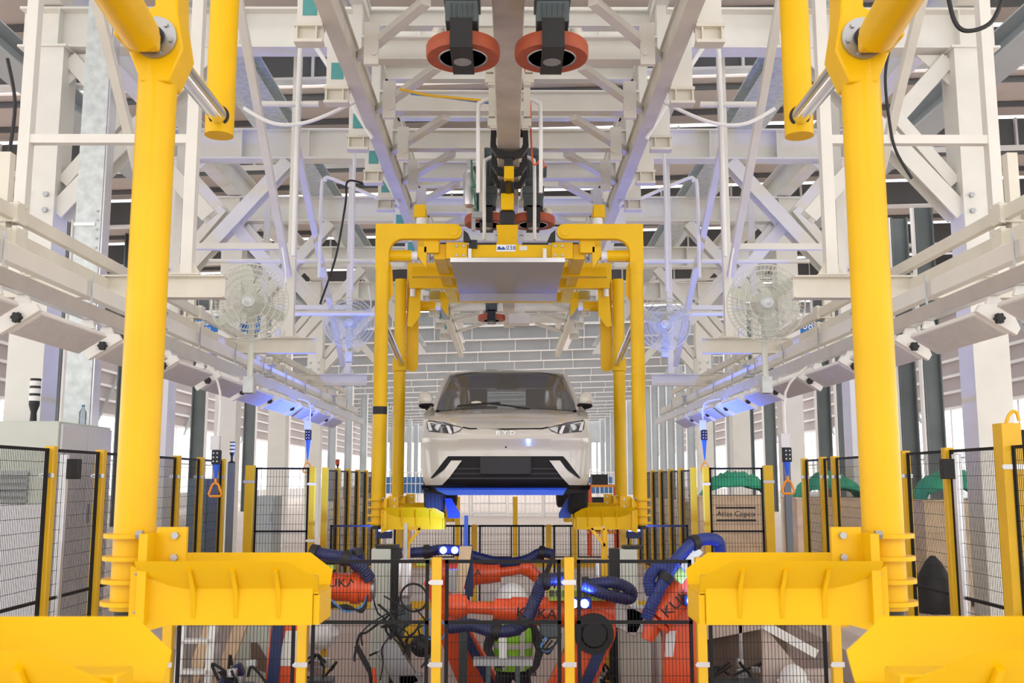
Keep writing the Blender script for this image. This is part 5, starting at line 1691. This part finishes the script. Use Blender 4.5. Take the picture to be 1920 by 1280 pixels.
# ================================================================ side services: rails, lamps, fans
BEAM_Y = [8.62, 12.75, 17.4]
RAILS = (('lamp', 3.0, 520, 0.075, 0.11, 'alu'), ('fixing', 3.12, 470, 0.08, 0.12, 'white_steel'), ('guard', 3.55, 438, 0.06, 0.10, 'cream_steel'), ('upper guard', 3.55, 388, 0.06, 0.10, 'cream_steel'))
for s, side in SIDES:
    zz = {}
    for nm, X, ypx, w_, h_, m in RAILS:
        z = PX(2, ypx, -X).z
        zz[nm] = z
        y1 = 20.3 if nm in ('lamp', 'fixing') else 21.5
        r = thing('service_rail', '%s rail of the %s-hand row, long pale metal beam receding to the back' % (nm, side), 'rail', (s * X, 12, z))
        part(MB(s).bb((X - w_ / 2, 3.2, z - h_ / 2), (X + w_ / 2, y1, z + h_ / 2)), 'beam', m, r, bevel=0.006)
        for y in BEAM_Y:
            if nm == 'fixing':
                for sg in (-1, 1):
                    cl = MB(s)
                    zc = z + sg * (h_ / 2 + 0.011)
                    cl.bb((X - 0.09, y - 0.11, zc - 0.01), (X + 0.09, y + 0.11, zc + 0.01))
                    part(cl, 'clamp_jaw', 'steel', r)
                for dx in (-0.07, 0.07):
                    part(MB(s).cyl((X + dx, y - 0.08, z - h_ / 2), (X + dx, y - 0.08, z + h_ / 2 + 0.07), 0.012, n=6), 'stud', 'steel', r)
    # drop rods between the two inner rails
    k0 = thing('drop_rods', 'row of thin threaded rods tying the %s-hand lamp rail to the fixing rail' % side, 'rods', (s * 3.05, 12, zz['lamp']))
    for y in [4.6 + 1.28 * k for k in range(12)]:
        part(MB(s).cyl((3.05, y, zz['lamp'] + 0.03), (3.05, y, zz['fixing'] + 0.1), 0.009, n=6), 'rod', 'steel', k0)
    # posts carrying the guard rails
    for j, y in enumerate((6.95, 11.2, 15.4, 19.2)):
        p = thing('guard_stanchion', '%s stanchion from the camera holding the %s-hand guard rails' % (ORD[j], side), 'post', (s * 3.62, y, zz['guard'] - 0.3), 'guard rail stanchions')
        part(MB(s).bb((3.585, y - 0.04, zz['guard'] - 0.3), (3.66, y + 0.04, zz['upper guard'] + 0.45)), 'stem', 'cream_steel', p)
        c = MB(s)
        for nm in ('guard', 'upper guard'):
            z = zz[nm]
            c.bb((3.49, y - 0.07, z - 0.075), (3.52, y + 0.07, z + 0.075)).bb((3.661, y - 0.07, z - 0.075), (3.69, y + 0.07, z + 0.075))
            for dy in (-0.055, 0.055):
                for dz in (-0.06, 0.06):
                    c.cyl((3.48, y + dy, z + dz), (3.70, y + dy, z + dz), 0.011, n=6)
        part(c, 'clamp_plate', 'cream_steel', p)
    # cantilever I-beams and their hanging H frames
    for j, y in enumerate(BEAM_Y):
        zb = (3.23, 3.27, 3.29)[j]
        xi = 2.5
        word = ('nearest', 'middle', 'farthest')[j]
        r = thing('hanging_frame', '%s %s-hand white H-frame hanging an I-beam over the fence' % (word, side), 'steel frame', (s * 3.3, y, zb), 'white hanging frames')
        part(MB(s).ibeam((xi, y, zb + 0.10), (4.6, y, zb + 0.10), 0.13, 0.20, 0.014, 0.012), 'i_beam', 'cream_steel', r)
        for x in (2.84, 4.34):
            part(MB(s).bb((x - 0.05, y - 0.05, zb + 0.215), (x + 0.05, y + 0.05, PF_Z + 0.55)), 'upright', 'white_steel', r)
            part(MB(s).bb((x - 0.13, y - 0.08, zb + 0.2005), (x + 0.13, y + 0.08, zb + 0.214)).plate([(x - 0.12, y - 0.01, zb + 0.215), (x + 0.12, y - 0.01, zb + 0.215), (x + 0.05, y - 0.01, zb + 0.33), (x - 0.05, y - 0.01, zb + 0.33)], (0, 0.02, 0)), 'foot_plate', 'cream_steel', r)
        z = P(200, 262, 8.62).z
        part(MB(s).bb((2.89, y - 0.04, z - 0.04), (4.29, y + 0.04, z + 0.04)), 'tie_bar', 'white_steel', r)
    # raking ties in the plane of the inner uprights and near the columns
    for j, (y0, z0, y1, z1, X) in enumerate(((9.6, 6.85, 12.55, 4.25, 2.84), (12.85, 6.05, 16.9, 3.6, 2.84), (8.2, 6.85, 10.9, 4.05, 3.9))):
        solo(MB(s).bar((X, y0, z0), (X, y1, z1), 0.085, 0.085), 'raking_tie', 'cream_steel', ('slanting square steel tie running down to the %s %s-hand hanging frame' % (('middle', 'farthest')[j], side)) if j < 2 else 'slanting steel tie beside the %s-hand white column' % side, 'brace')
    # thin white conduits
    for j, (x, y0, y1, d) in enumerate(((562, 100, 480, 11.2), (665, 290, 545, SY[5]), (603, 350, 520, 14.2))):
        a, b = P(x, y0, d), P(x - 8, y1, d)
        b.x = a.x
        a.x, b.x = -a.x * 1, -b.x * 1
        top = a + V((0, 0.05, 0.08))
        pts = [b, a, a + V((-0.06, 0, 0.09)), a + V((-0.16, 0, 0.12)), V((1.60, a.y, a.z + 0.10 if a.z + 0.1 < 5.97 and a.z > 5.63 else 5.60))]
        part_o = solo(MB(s).tube(pts, 0.026, 8, 4), 'conduit', 'white_plastic', '%s white bent conduit dropping %s of the hoist truss' % (('long', 'farther', 'short middle')[j], side), 'conduit')
    # horizontal conduits
    for j, (y, z, x0, x1) in enumerate(((11.25, P(500, 195, 11.25).z, 2.25, 3.0), (15.6, 5.12, 1.9, 4.8), (14.4, 4.07, 1.9, 3.2))):
        solo(MB(s).cyl((x0, y, z), (x1, y, z), 0.035, n=10), 'pipe', 'white_steel', 'level white pipe %s %s of the truss' % (('high above the near fan', 'behind the far fan', 'at far fan hub height')[j], side), 'pipe')
    solo(MB(s).tube([V((2.95, 10.6, 5.74)), V((2.6, 10.6, 5.56)), V((2.2, 10.6, 5.59)), V((1.66, 10.6, 5.84))], 0.022, 8, 6), 'cable', 'white_plastic', 'white cable sagging from the truss bracket on the %s' % side, 'cable')

# ---- task lamps
LX, LZ = 3.0, 2.63


def lamp(s, y, label, group):
    """housing from y (near, knob end) to y+1.08"""
    L = 1.08
    r = thing('task_lamp', label, 'lamp', (s * LX, y + L / 2, LZ), group)
    xi, zi, xo, zo = 2.89, 2.67, 3.09, 2.545     # underside edges, inner high to outer low
    n = V((-(zi - zo), 0, -(xo - xi))).normalized() * -1   # up/outwards
    a, b = V((xi, 0, zi)), V((xo, 0, zo))
    h = 0.055
    prof = [a, b, b + n * h * 0.6, (a + b) / 2 + n * h * 1.9, a + n * h * 0.6]
    m = MB(s)
    vs = [p + V((0, y + 0.06, 0)) for p in prof] + [p + V((0, y + L, 0)) for p in prof]
    k = len(prof)
    m.add(vs, [tuple(range(k)), tuple(reversed(range(k, 2 * k)))] + [(i, i + k, (i + 1) % k + k, (i + 1) % k) for i in range(k)])
    part(m, 'housing', 'lamp_white', r, bevel=0.006)
    ins = (b - a) * 0.05
    d = MB(s).plate([a + ins + V((0, y + 0.09, 0)), b - ins + V((0, y + 0.09, 0)), b - ins + V((0, y + L - 0.03, 0)), a + ins + V((0, y + L - 0.03, 0))], -n * 0.003)
    part(d, 'diffuser', 'lamp_face', r)
    c = (a + b) / 2 + n * h
    e = MB(s).plate([a + V((0, y, 0)) - (b - a) * 0.08, b + V((0, y, 0)) + (b - a) * 0.12, b + n * 0.05 + V((0, y, 0)) + (b - a) * 0.12, c + n * 0.10 + V((0, y, 0)), a + n * 0.05 + V((0, y, 0)) - (b - a) * 0.08], (0, 0.045, 0))
    en = part(e, 'end_bracket', 'lamp_white', r, bevel=0.004)
    kb = MB(s)
    q = (a + b) / 2 + n * 0.03 + V((0, y, 0))
    for i in range(6):
        t = i * math.pi / 3
        kb.cyl(q + V((0.022 * math.cos(t), -0.025, 0.022 * math.sin(t))), q + V((0.022 * math.cos(t), 0, 0.022 * math.sin(t))), 0.013, n=8)
    kb.cyl(q + V((0, -0.028, 0)), q, 0.024, n=12)
    part(kb, 'knob', 'black', en)
    br = MB(s).plate([(LX - 0.06, y + 0.02, LZ + 0.09), (LX + 0.06, y + 0.02, LZ + 0.09), (LX + 0.03, y + 0.02, PX(2, 520, -3.0).z - 0.056), (LX - 0.03, y + 0.02, PX(2, 520, -3.0).z - 0.056)], (0, 0.03, 0))
    br.plate([(LX - 0.05, y + L - 0.1, LZ + 0.09), (LX + 0.05, y + L - 0.1, LZ + 0.09), (LX + 0.03, y + L - 0.1, PX(2, 520, -3.0).z - 0.056), (LX - 0.03, y + L - 0.1, PX(2, 520, -3.0).z - 0.056)], (0, 0.03, 0))
    part(br, 'hanger_bracket', 'lamp_white', r)


for s, side in SIDES:
    for k in range(10):
        y = (4.74 if s > 0 else 4.72) + 1.295 * k
        lamp(s, y, '%s white box lamp from the camera in the %s-hand overhead row' % (ORD[k], side), 'box lamps under the %s-hand rail' % side)


# ---- fans
def fan(label, c, R, pole_z, tilt, spin, s, m='fan_white'):
    c = V(c)
    r = thing('wall_fan', label, 'fan', V((c.x, c.y, pole_z)), 'white industrial fans')
    A = V((0.12 * -s, -1, tilt)).normalized()
    M, _ = frame(c, c + A)
    g = MB()
    prof = []
    for k in range(7):
        t = k / 6
        g_r = R * (0.16 + 0.84 * t)
        if k in (0, 2, 3, 4, 5, 6):
            g.torus(c + A * (0.10 * (1 - t ** 3)), A, g_r, 0.004 if k < 6 else 0.008, 40, 5)
            g.torus(c - A * (0.12 * (1 - t ** 3)), A, g_r, 0.004, 40, 5)
    nsp = 60
    for i in range(nsp):
        a = 2 * math.pi * i / nsp
        for sg, dep in ((1, 0.10), (-1, 0.12)):
            pts = [M @ V((R * t * math.cos(a + 0.25 * (1 - t)), R * t * math.sin(a + 0.25 * (1 - t)), sg * dep * (1 - t ** 3))) for t in (0.16, 0.5, 0.8, 1.0)]
            g.tube(pts, 0.0022, 4)
    gu = part(g, 'guard', m, r)
    cap = MB().lathe([(R * 0.165, 0.0), (R * 0.165, 0.015), (R * 0.14, 0.022), (R * 0.1, 0.018), (R * 0.06, 0.024), (0, 0.026)], c + A * 0.10, c + A * 2, 28)
    part(cap, 'badge_cap', 'galv', gu)
    for i in range(3):
        a0 = spin + i * 2 * math.pi / 3
        rows = []
        for t, wd in ((0.14, 0.16), (0.35, 0.24), (0.65, 0.27), (0.9, 0.2), (0.97, 0.10)):
            row = []
            for u in (-1, 0, 1):
                a = a0 + u * wd / (t + 0.5)
                row.append(M @ V((R * t * math.cos(a), R * t * math.sin(a), 0.03 * u)))
            rows.append(row)
        bl = MB().grid(rows)
        bl.grid([[p - A * 0.006 for p in rw] for rw in rows], flip=True)
        part(bl, 'blade', m, r)
    part(MB().lathe([(0, 0.05), (R * 0.14, 0.04), (R * 0.16, 0.0), (R * 0.12, -0.05)], c, c + A, 20), 'hub', m, r)
    part(MB().lathe([(0.09, -0.10), (0.115, -0.14), (0.115, -0.28), (0.08, -0.33), (0, -0.345)], c, c + A, 24), 'motor', m, r)
    b = c - A * 0.2
    p = MB().cyl(V((b.x, b.y, pole_z)), V((b.x, b.y, c.z - 0.1)), 0.03, n=14).box((b.x, b.y, c.z - 0.1), (0.09, 0.09, 0.14))
    part(p, 'pole', m, r)
    part(MB().bb((b.x - 0.05, b.y - 0.06, pole_z), (b.x + 0.05, b.y + 0.06, pole_z + 0.16)), 'pole_clamp', 'galv', r)
    part(MB().tube([b + V((0, 0.05, 0.05)), b + V((s * -0.2, 0.05, 0.02)), b + V((s * -0.3, 0.1, 0.25)), b + V((s * -0.25, 0.12, 0.6))], 0.009, 6, 6), 'cord', 'white_plastic', r)


fl1 = P(468, 566, 9.6)
fan('large white industrial fan on the near left, in front of the blue sign', fl1, 0.375, PX(440, 720, -2.6).z - 0.05, -0.10, math.pi / 2 + 0.1, -1)
fl2 = P(655, 604, 14.8)
fan('smaller white fan on the left between the lamp row and the yellow hanger', fl2, 0.375, 3.42, -0.1, math.pi / 6, -1)
fr1 = P(1436, 568, 9.6)
fan('large white industrial fan on the near right, beside the slanting rails', fr1, 0.375, PX(440, 720, -2.6).z - 0.05, -0.12, math.pi / 6 + 0.15, 1)
fr2 = P(1246, 607, 14.2)
fan('smaller white fan on the right between the lamp row and the yellow hanger', fr2, 0.375, 3.42, -0.1, math.pi / 6 + 0.05, 1)

# ---- pendant controls with orange pull handles
for k, (x, yb, d, side, word) in enumerate(((403, 930, 9.8, 'left', 'near'), (1478, 925, 9.9, 'right', 'near'), (576, 885, 13.95, 'left', 'far'), (1322, 885, 13.95, 'right', 'far'))):
    h = P(x, yb, d)
    zt = PX(2, 520, -3.0).z - 0.05
    o = thing('pendant_control', '%s %s pendant control box with orange triangular pull handle' % (word, side), 'pendant', h, 'hanging pendant controls')
    zb = h.z + (930 - 868) * d / FPX * 1.0
    part(MB().tube([V((math.copysign(2.985, h.x), d, zt)), V((h.x + 0.01, d, (zt + zb) / 2 + 0.2)), V((h.x, d, zb + 0.1))], 0.012, 8, 4), 'cable', 'white_plastic', o)
    part(MB().bb((h.x - 0.06, d - 0.03, zb + 0.12), (h.x + 0.03, d + 0.03, zb + 0.26)), 'junction', 'cab_white', o, bevel=0.006)
    bx = part(MB().bb((h.x - 0.04, d - 0.04, zb - 0.02), (h.x + 0.04, d + 0.04, zb + 0.12)), 'control_box', 'ink', o, bevel=0.008)
    b = MB()
    for i in range(2):
        for j in range(3):
            b.cyl((h.x - 0.018 + 0.036 * i, d - 0.04, zb + 0.01 + 0.04 * j), (h.x - 0.018 + 0.036 * i, d - 0.047, zb + 0.01 + 0.04 * j), 0.007, n=8)
    part(b, 'button', 'white_plastic', bx)
    part(MB().cyl((h.x, d, h.z + 0.16), (h.x, d, zb - 0.02), 0.008, 0.035, n=12), 'strain_relief', 'blue_paint_and_glow', o)
    tri = [V((h.x, d, h.z + 0.13)), V((h.x - 0.03, d, h.z + 0.11)), V((h.x - 0.062, d, h.z + 0.02)), V((h.x - 0.05, d, h.z)), V((h.x + 0.05, d, h.z)), V((h.x + 0.062, d, h.z + 0.02)), V((h.x + 0.03, d, h.z + 0.11)), V((h.x, d, h.z + 0.13))]
    part(MB().tube(tri, 0.012, 8).cyl((h.x, d, h.z + 0.13), (h.x, d, h.z + 0.17), 0.012, n=8), 'pull_handle', 'orange', o)

# ---- blue signs
for k, (x0, y0, x1, y1, d, txts, lab) in enumerate(((362, 592, 500, 622, PF_Y[2], (('Linha 01', 385, 605, 0.17), ('Linha', 384, 615, 0.12)), 'blue hanging line sign with white lettering behind the near left fan'),
                                                (1458, 597, 1532, 630, PF_Y[2], (('LV08L', 1508, 611, 0.24),), 'blue hanging sign reading LV08L beside the right-hand rails'))):
    a, b = P(x0, y0, d), P(x1, y1, d)
    o = thing('line_sign', lab, 'sign', V(((a.x + b.x) / 2, d, b.z)))
    part(MB().bb((a.x, d, b.z), (b.x, d + 0.03, a.z)), 'board', 'sign_blue', o)
    part(MB().bb((a.x, d, a.z + 0.002), (b.x, d + 0.03, a.z + 0.12)), 'header', 'sign_white', o)
    for tx, px_, py_, sz in txts:
        t = MB()
        q = P(px_, py_, d)
        text_into(t, tx, sz, facing((q.x, d - 0.004, q.z)), 0.004)
        part(t, 'lettering', 'sign_white', o)
    for x in (a.x + 0.1, b.x - 0.1):
        part(MB().cyl((x, d + 0.015, a.z + 0.12), (x, d + 0.015, PF_Z), 0.008, n=6), 'wire', 'steel', o)

# ---- control cabinets on the left behind the fence
cx0 = P(104, 900, 10.1).x
cb1 = thing('control_cabinet', 'big pale green control cabinet with side louvres behind the left fence', 'cabinet', (cx0 - 1.0, 10.9, 0))
ht = P(60, 789, 10.1).z
part(MB().bb((cx0 - 2.0, 10.1, 0.1), (cx0, 11.42, ht)), 'housing', 'cab_green', cb1, bevel=0.008)
part(MB().bb((cx0 - 1.98, 10.12, 0), (cx0 - 0.02, 11.4, 0.1)), 'plinth', 'dark_metal', cb1)
for k, (a, b) in enumerate(((10.14, 10.76), (10.78, 11.40))):
    d = part(MB().bb((cx0, a, 0.14), (cx0 + 0.025, b, ht - 0.03)), 'door', 'cab_white', cb1, bevel=0.006)
    part(MB().bb((cx0 + 0.025, a + 0.05, 1.2), (cx0 + 0.045, a + 0.08, 1.4)), 'handle', 'steel', d)
lv = None
for k in range(6):
    z = P(40, 882 + 12.5 * k, 10.08).z
    m = MB().plate([(P(2, 0, 10.08).x - 0.3, 10.1, z), (P(52, 900, 10.08).x, 10.1, z), (P(52, 900, 10.08).x, 10.06, z - 0.05), (P(2, 0, 10.08).x - 0.3, 10.06, z - 0.05)], (0, 0.004, -0.006))
    part(m, 'louvre', 'louver', cb1)
fd = P(40, 945, 10.06)
part(MB().bb((cx0 - 1.6, 10.06, 0.12), (P(84, 1000, 10.06).x, 10.099, fd.z)), 'lower_door', 'cab_white', cb1)
# signal tower on it
q = P(62, 790, 10.6)
tw = thing('signal_tower', 'black and white signal tower lamp standing on the green control cabinet', 'signal lamp', (q.x, 10.6, ht))
part(MB().lathe([(0.085, 0), (0.085, 0.02), (0.035, 0.03), (0.03, 0.12), (0.055, 0.20), (0.055, 0.24)], (q.x, 10.6, ht), (q.x, 10.6, 9), 18), 'stem', 'black', tw)
for k in range(3):
    part(MB().cyl((q.x, 10.6, ht + 0.242 + 0.08 * k), (q.x, 10.6, ht + 0.295 + 0.08 * k), 0.055, n=18), 'light_segment', 'white_plastic', tw)
    part(MB().cyl((q.x, 10.6, ht + 0.296 + 0.08 * k), (q.x, 10.6, ht + 0.321 + 0.08 * k), 0.055, n=18), 'ring', 'black', tw)
q = P(153, 780, 11.0)
bo_ = thing('water_bottle', 'clear water bottle standing on the white cabinet doors', 'bottle', (cx0 - 0.15, 11.0, ht))
part(MB().lathe([(0.035, 0), (0.038, 0.01), (0.038, 0.15), (0.015, 0.19), (0.015, 0.21), (0.0, 0.21)], (cx0 - 0.15, 11.0, ht), (cx0 - 0.15, 11.0, 9), 14), 'bottle_body', 'clear_pane', bo_)
part(MB().cyl((cx0 - 0.15, 11.0, ht + 0.21), (cx0 - 0.15, 11.0, ht + 0.23), 0.017, n=12), 'cap', 'bin_blue', bo_)
# other cabinets
for (x0, x1, yt, d, m, lab) in ((352, 392, 897, 14.6, 'cab_blue', 'blue-grey cabinet seen through the left fence behind the pendant'), (482, 516, 930, 16.0, 'cab_green', 'pale grey locker seen through the left gate panel')):
    a, b = P(x0, yt, d), P(x1, yt, d)
    o = thing('locker', lab, 'cabinet', ((a.x + b.x) / 2, d, 0))
    part(MB().bb((a.x, d, 0), (b.x, d + 0.5, a.z)), 'housing', m, o, bevel=0.006)
    part(MB().bb((a.x + 0.02, d - 0.015, 0.05), (b.x - 0.02, d - 0.001, a.z - 0.03)), 'door', m, o, bevel=0.004)
    part(MB().bb((b.x - 0.06, d - 0.03, 1.0), (b.x - 0.04, d - 0.016, 1.15)), 'handle', 'steel', o)
# small signal towers
for (x, y0, y1, d, lab, m) in ((438, 828, 876, 13.59, 'slim signal tower on the left fence corner', 'white_plastic'), (1451, 828, 874, 13.59, 'slim signal tower on the right fence corner', 'white_plastic'), (633, 861, 880, 17.2, 'small red-topped signal lamp above the left receding fence', 'cable_red')):
    a, b = P(x, y0, d), P(x, y1, d)
    if d < 15:
        b = V((math.copysign(3.76, a.x), d, 1.88))
        a = V((b.x, d, a.z))
    o = thing('signal_tower', lab, 'signal lamp', b)
    hh = a.z - b.z
    part(MB().lathe([(0.05, 0), (0.05, 0.01), (0.015, 0.03), (0.015, hh * 0.3), (0.035, hh * 0.5)], b, b + V((0, 0, 1)), 14), 'stem', 'black', o)
    for k in range(3):
        z = b.z + hh * (0.5 + 0.17 * k)
        part(MB().cyl((a.x, d, z), (a.x, d, z + hh * 0.11), 0.036, n=14), 'light_segment', m, o)
        part(MB().cyl((a.x, d, z + hh * 0.112), (a.x, d, z + hh * 0.165), 0.036, n=14), 'ring', 'black', o)
    if d > 15:
        part(MB().bb((a.x - 0.04, d - 0.04, 0), (a.x + 0.04, d + 0.04, b.z)), 'post', 'grey_column', o)


# ---- wooden crates with tarpaulin
def crate(x, d, w_, dep, h, lab, txt=None):
    o = thing('wooden_crate', lab, 'crate', (x, d + dep / 2, 0))
    for k in (-1, 0, 1):
        part(MB().bb((x + k * w_ * 0.42 - 0.05, d, 0), (x + k * w_ * 0.42 + 0.05, d + dep, 0.1)), 'skid', 'wood', o)
    n = 3
    for k in range(n):
        z0 = 0.1 + (h - 0.1) * k / n
        part(MB().bb((x - w_ / 2, d, z0 + 0.003), (x + w_ / 2, d + 0.02, 0.1 + (h - 0.1) * (k + 1) / n - 0.003)), 'board', 'wood', o)
    part(MB().bb((x - w_ / 2, d + 0.021, 0.1), (x + w_ / 2, d + dep, h - 0.02)), 'case', 'wood', o)
    part(MB().bb((x - w_ / 2 - 0.02, d - 0.02, h - 0.019), (x + w_ / 2 + 0.02, d + dep + 0.02, h + 0.01)), 'lid', 'wood', o)
    if txt:
        t = MB()
        text_into(t, txt, 0.13, facing((x, d - 0.003, h * 0.78)), 0.003)
        t.bb((x - 0.34, d - 0.004, h * 0.78 + 0.09), (x + 0.34, d - 0.001, h * 0.78 + 0.12)).bb((x - 0.34, d - 0.004, h * 0.78 - 0.12), (x + 0.34, d - 0.001, h * 0.78 - 0.09))
        part(t, 'stencil', 'black', o)
    return o


def tarp(x, y, z, w_, dep, h, lab):
    o = MB()
    rows = []
    n, k = 18, 8
    random.seed(int(x * 10))
    for j in range(k + 1):
        t = j / k
        row = []
        for i in range(n + 1):
            u = i / n
            zz = z + h * (math.sin(math.pi * u) ** 0.4) * (math.sin(math.pi * min(1, t * 0.9 + 0.05)) ** 0.5) * random.uniform(0.85, 1.08)
            row.append((x - w_ / 2 + w_ * u, y + dep * t, max(z, zz)))
        rows.append(row)
    o.grid(rows)
    o.grid([[V(p) - V((0, 0, 0.012)) for p in r] for r in rows], flip=True)
    solo(o, 'tarpaulin', 'tarp', lab, 'tarpaulin')


crate(P(1378, 900, 17.3).x, 17.3, 1.25, 0.9, 1.38, 'pale wooden crate with stencilled lettering behind the right gate panel', 'Atlas Copco')
q = P(1384, 900, 17.5)
tarp(q.x, 17.4, 1.395, 1.15, 0.7, 0.42, 'crumpled green tarpaulin on the stencilled wooden crate')
crate(P(1330, 900, 20.5).x, 20.5, 1.0, 0.9, 1.2, 'plain wooden crate standing behind the stencilled crate')
crate(P(1560, 900, 15.3).x, 15.3, 1.1, 0.8, 1.38, 'wooden crate seen through the right side fence')
q = P(1560, 900, 15.5)
tarp(q.x, 15.4, 1.395, 1.0, 0.6, 0.38, 'green tarpaulin heaped on the crate behind the right side fence')
crate(P(1800, 900, 13.4).x, 13.4, 1.0, 0.8, 1.38, 'wooden crate by the right-hand white column')
q = P(1800, 900, 13.5)
tarp(q.x, 13.5, 1.395, 0.95, 0.6, 0.42, 'bright green tarpaulin bundle on the crate by the right-hand column')
q = P(1745, 980, 12.9)
bg = MB().lathe([(0.22, 0), (0.25, 0.1), (0.22, 0.4), (0.1, 0.62), (0.03, 0.7)], (q.x, 12.9, 0.0), (q.x, 12.9, 1), 14)
solo(bg, 'refuse_bag', 'black', 'black refuse bag slumped in front of the right-hand crate', 'bag')

# ---- wire cages with bins at the far end of the line
for k in range(7):
    w_, dep, h = 1.55, 1.1, 2.0
    d = 45 + 0.6 * (k % 2)
    x = P(676 + 69 * k, 900, 45.3).x + 0.8
    o = thing('wire_cage', '%s galvanised wire cage from the left in the far row behind the car' % ORD[k], 'cage', (x, d, 0), 'wire cages behind the car')
    m = MB()
    for xx in (x - w_ / 2, x, x + w_ / 2):
        for yy in (d, d + dep):
            m.bar((xx, yy, 0), (xx, yy, h), 0.04, 0.04, up=(1, 0, 0))
    for z in (0.15, 0.6, 1.05, 1.5, h):
        m.bar((x - w_ / 2, d, z), (x + w_ / 2, d, z), 0.035, 0.035)
        m.bar((x - w_ / 2, d + dep, z), (x + w_ / 2, d + dep, z), 0.035, 0.035)
        for xx in (x - w_ / 2, x + w_ / 2):
            m.bar((xx, d, z), (xx, d + dep, z), 0.035, 0.035)
    for i in range(1, 8):
        xx = x - w_ / 2 + w_ * i / 8
        m.bar((xx, d, 0.15), (xx, d, h), 0.025, 0.025, up=(1, 0, 0))
    part(m, 'frame', 'trim_white', o)
    if k % 3 != 2:
        part(MB().bb((x - 0.6, d + 0.1, 1.08), (x + 0.6, d + 0.9, 1.8)), 'bin', 'bin_blue', o, bevel=0.02)
q = P(1128, 920, 22)
o = thing('pallet_rack', 'small orange steel rack just right of the car', 'rack', (q.x, 22, 0))
for xx in (q.x - 0.25, q.x + 0.35):
    for yy in (22, 22.6):
        part(MB().bb((xx - 0.03, yy - 0.03, 0), (xx + 0.03, yy + 0.03, 1.55)), 'upright', 'cable_red', o)
for z in (0.5, 1.0, 1.5):
    part(MB().bb((q.x - 0.3, 21.98, z), (q.x + 0.4, 22.62, z + 0.05)), 'shelf', 'orange', o)
    part(MB().bb((q.x - 0.2, 22.1, z + 0.051), (q.x + 0.15, 22.5, z + 0.28)), 'carton', 'dark_metal', o)

# ---- loose cables overhead
for nm, lab, pts, rr_, m in (('power_cable', 'black cable hanging beside the left-hand far hanging frame', [V((-1.92, SY[4] + 0.05, 5.55)), P(652, 340, 12.7), P(648, 380, 12.6), P(630, 480, 12.6), P(600, 570, 12.6)], 0.014, 'black'),
                             ('power_cable', 'black cable dangling beside the right-hand yellow post', [P(1675, 60, 8.57), P(1660, 140, 8.57), P(1668, 230, 8.57), P(1680, 283, 8.575), P(1710, 335, 8.56)], 0.014, 'black'),
                             ('power_cable', 'black cable looping at the top right corner', [P(1775, -20, 6.6), P(1790, 40, 6.6), P(1815, 58, 6.6), P(1860, 40, 6.6), P(1885, -20, 6.6)], 0.016, 'black'),
                             ('power_cable', 'yellow cable strung across the truss left of the hoist rail', [P(750, 167, 10.2), P(800, 178, 10.2), P(860, 184, 10.2), P(920, 190, 10.2)], 0.015, 'yellow_post'),
                             ('power_cable', 'light blue cable strung across the truss left of the hoist rail', [P(770, 176, 10.3), P(830, 182, 10.3), P(920, 194, 10.3)], 0.012, 'cable_blue'),
                             ('signal_cable', 'thin orange-red cable hanging right of the hoist rail', [P(984, 128, 10.8), P(994, 190, 10.8), P(996, 260, 10.8), P(1000, 308, 10.8), P(1016, 298, 10.8), P(1020, 315, 10.8)], 0.010, 'cable_red'),
                             ('power_cable', 'black cable along the left edge of the frame', [P(14, 110, 7.3), P(28, 190, 7.3), P(20, 270, 7.3), P(12, 300, 7.3)], 0.014, 'black')):
    solo(MB().tube(pts, rr_, 8, 6), nm, m, lab, 'cable')
# tape on the front left hanger post and sticker on the windscreen edge
part(MB().lathe([(0.0775, 0), (0.079, 0.001), (0.079, 0.085), (0.0775, 0.086)], V((-1.43, CY, P(710, 770, CY).z - 0.04)), V((-1.43, CY, 5)), 24), 'hazard_tape', 'dark_metal', ch, label='black hazard tape wrapped round the post')
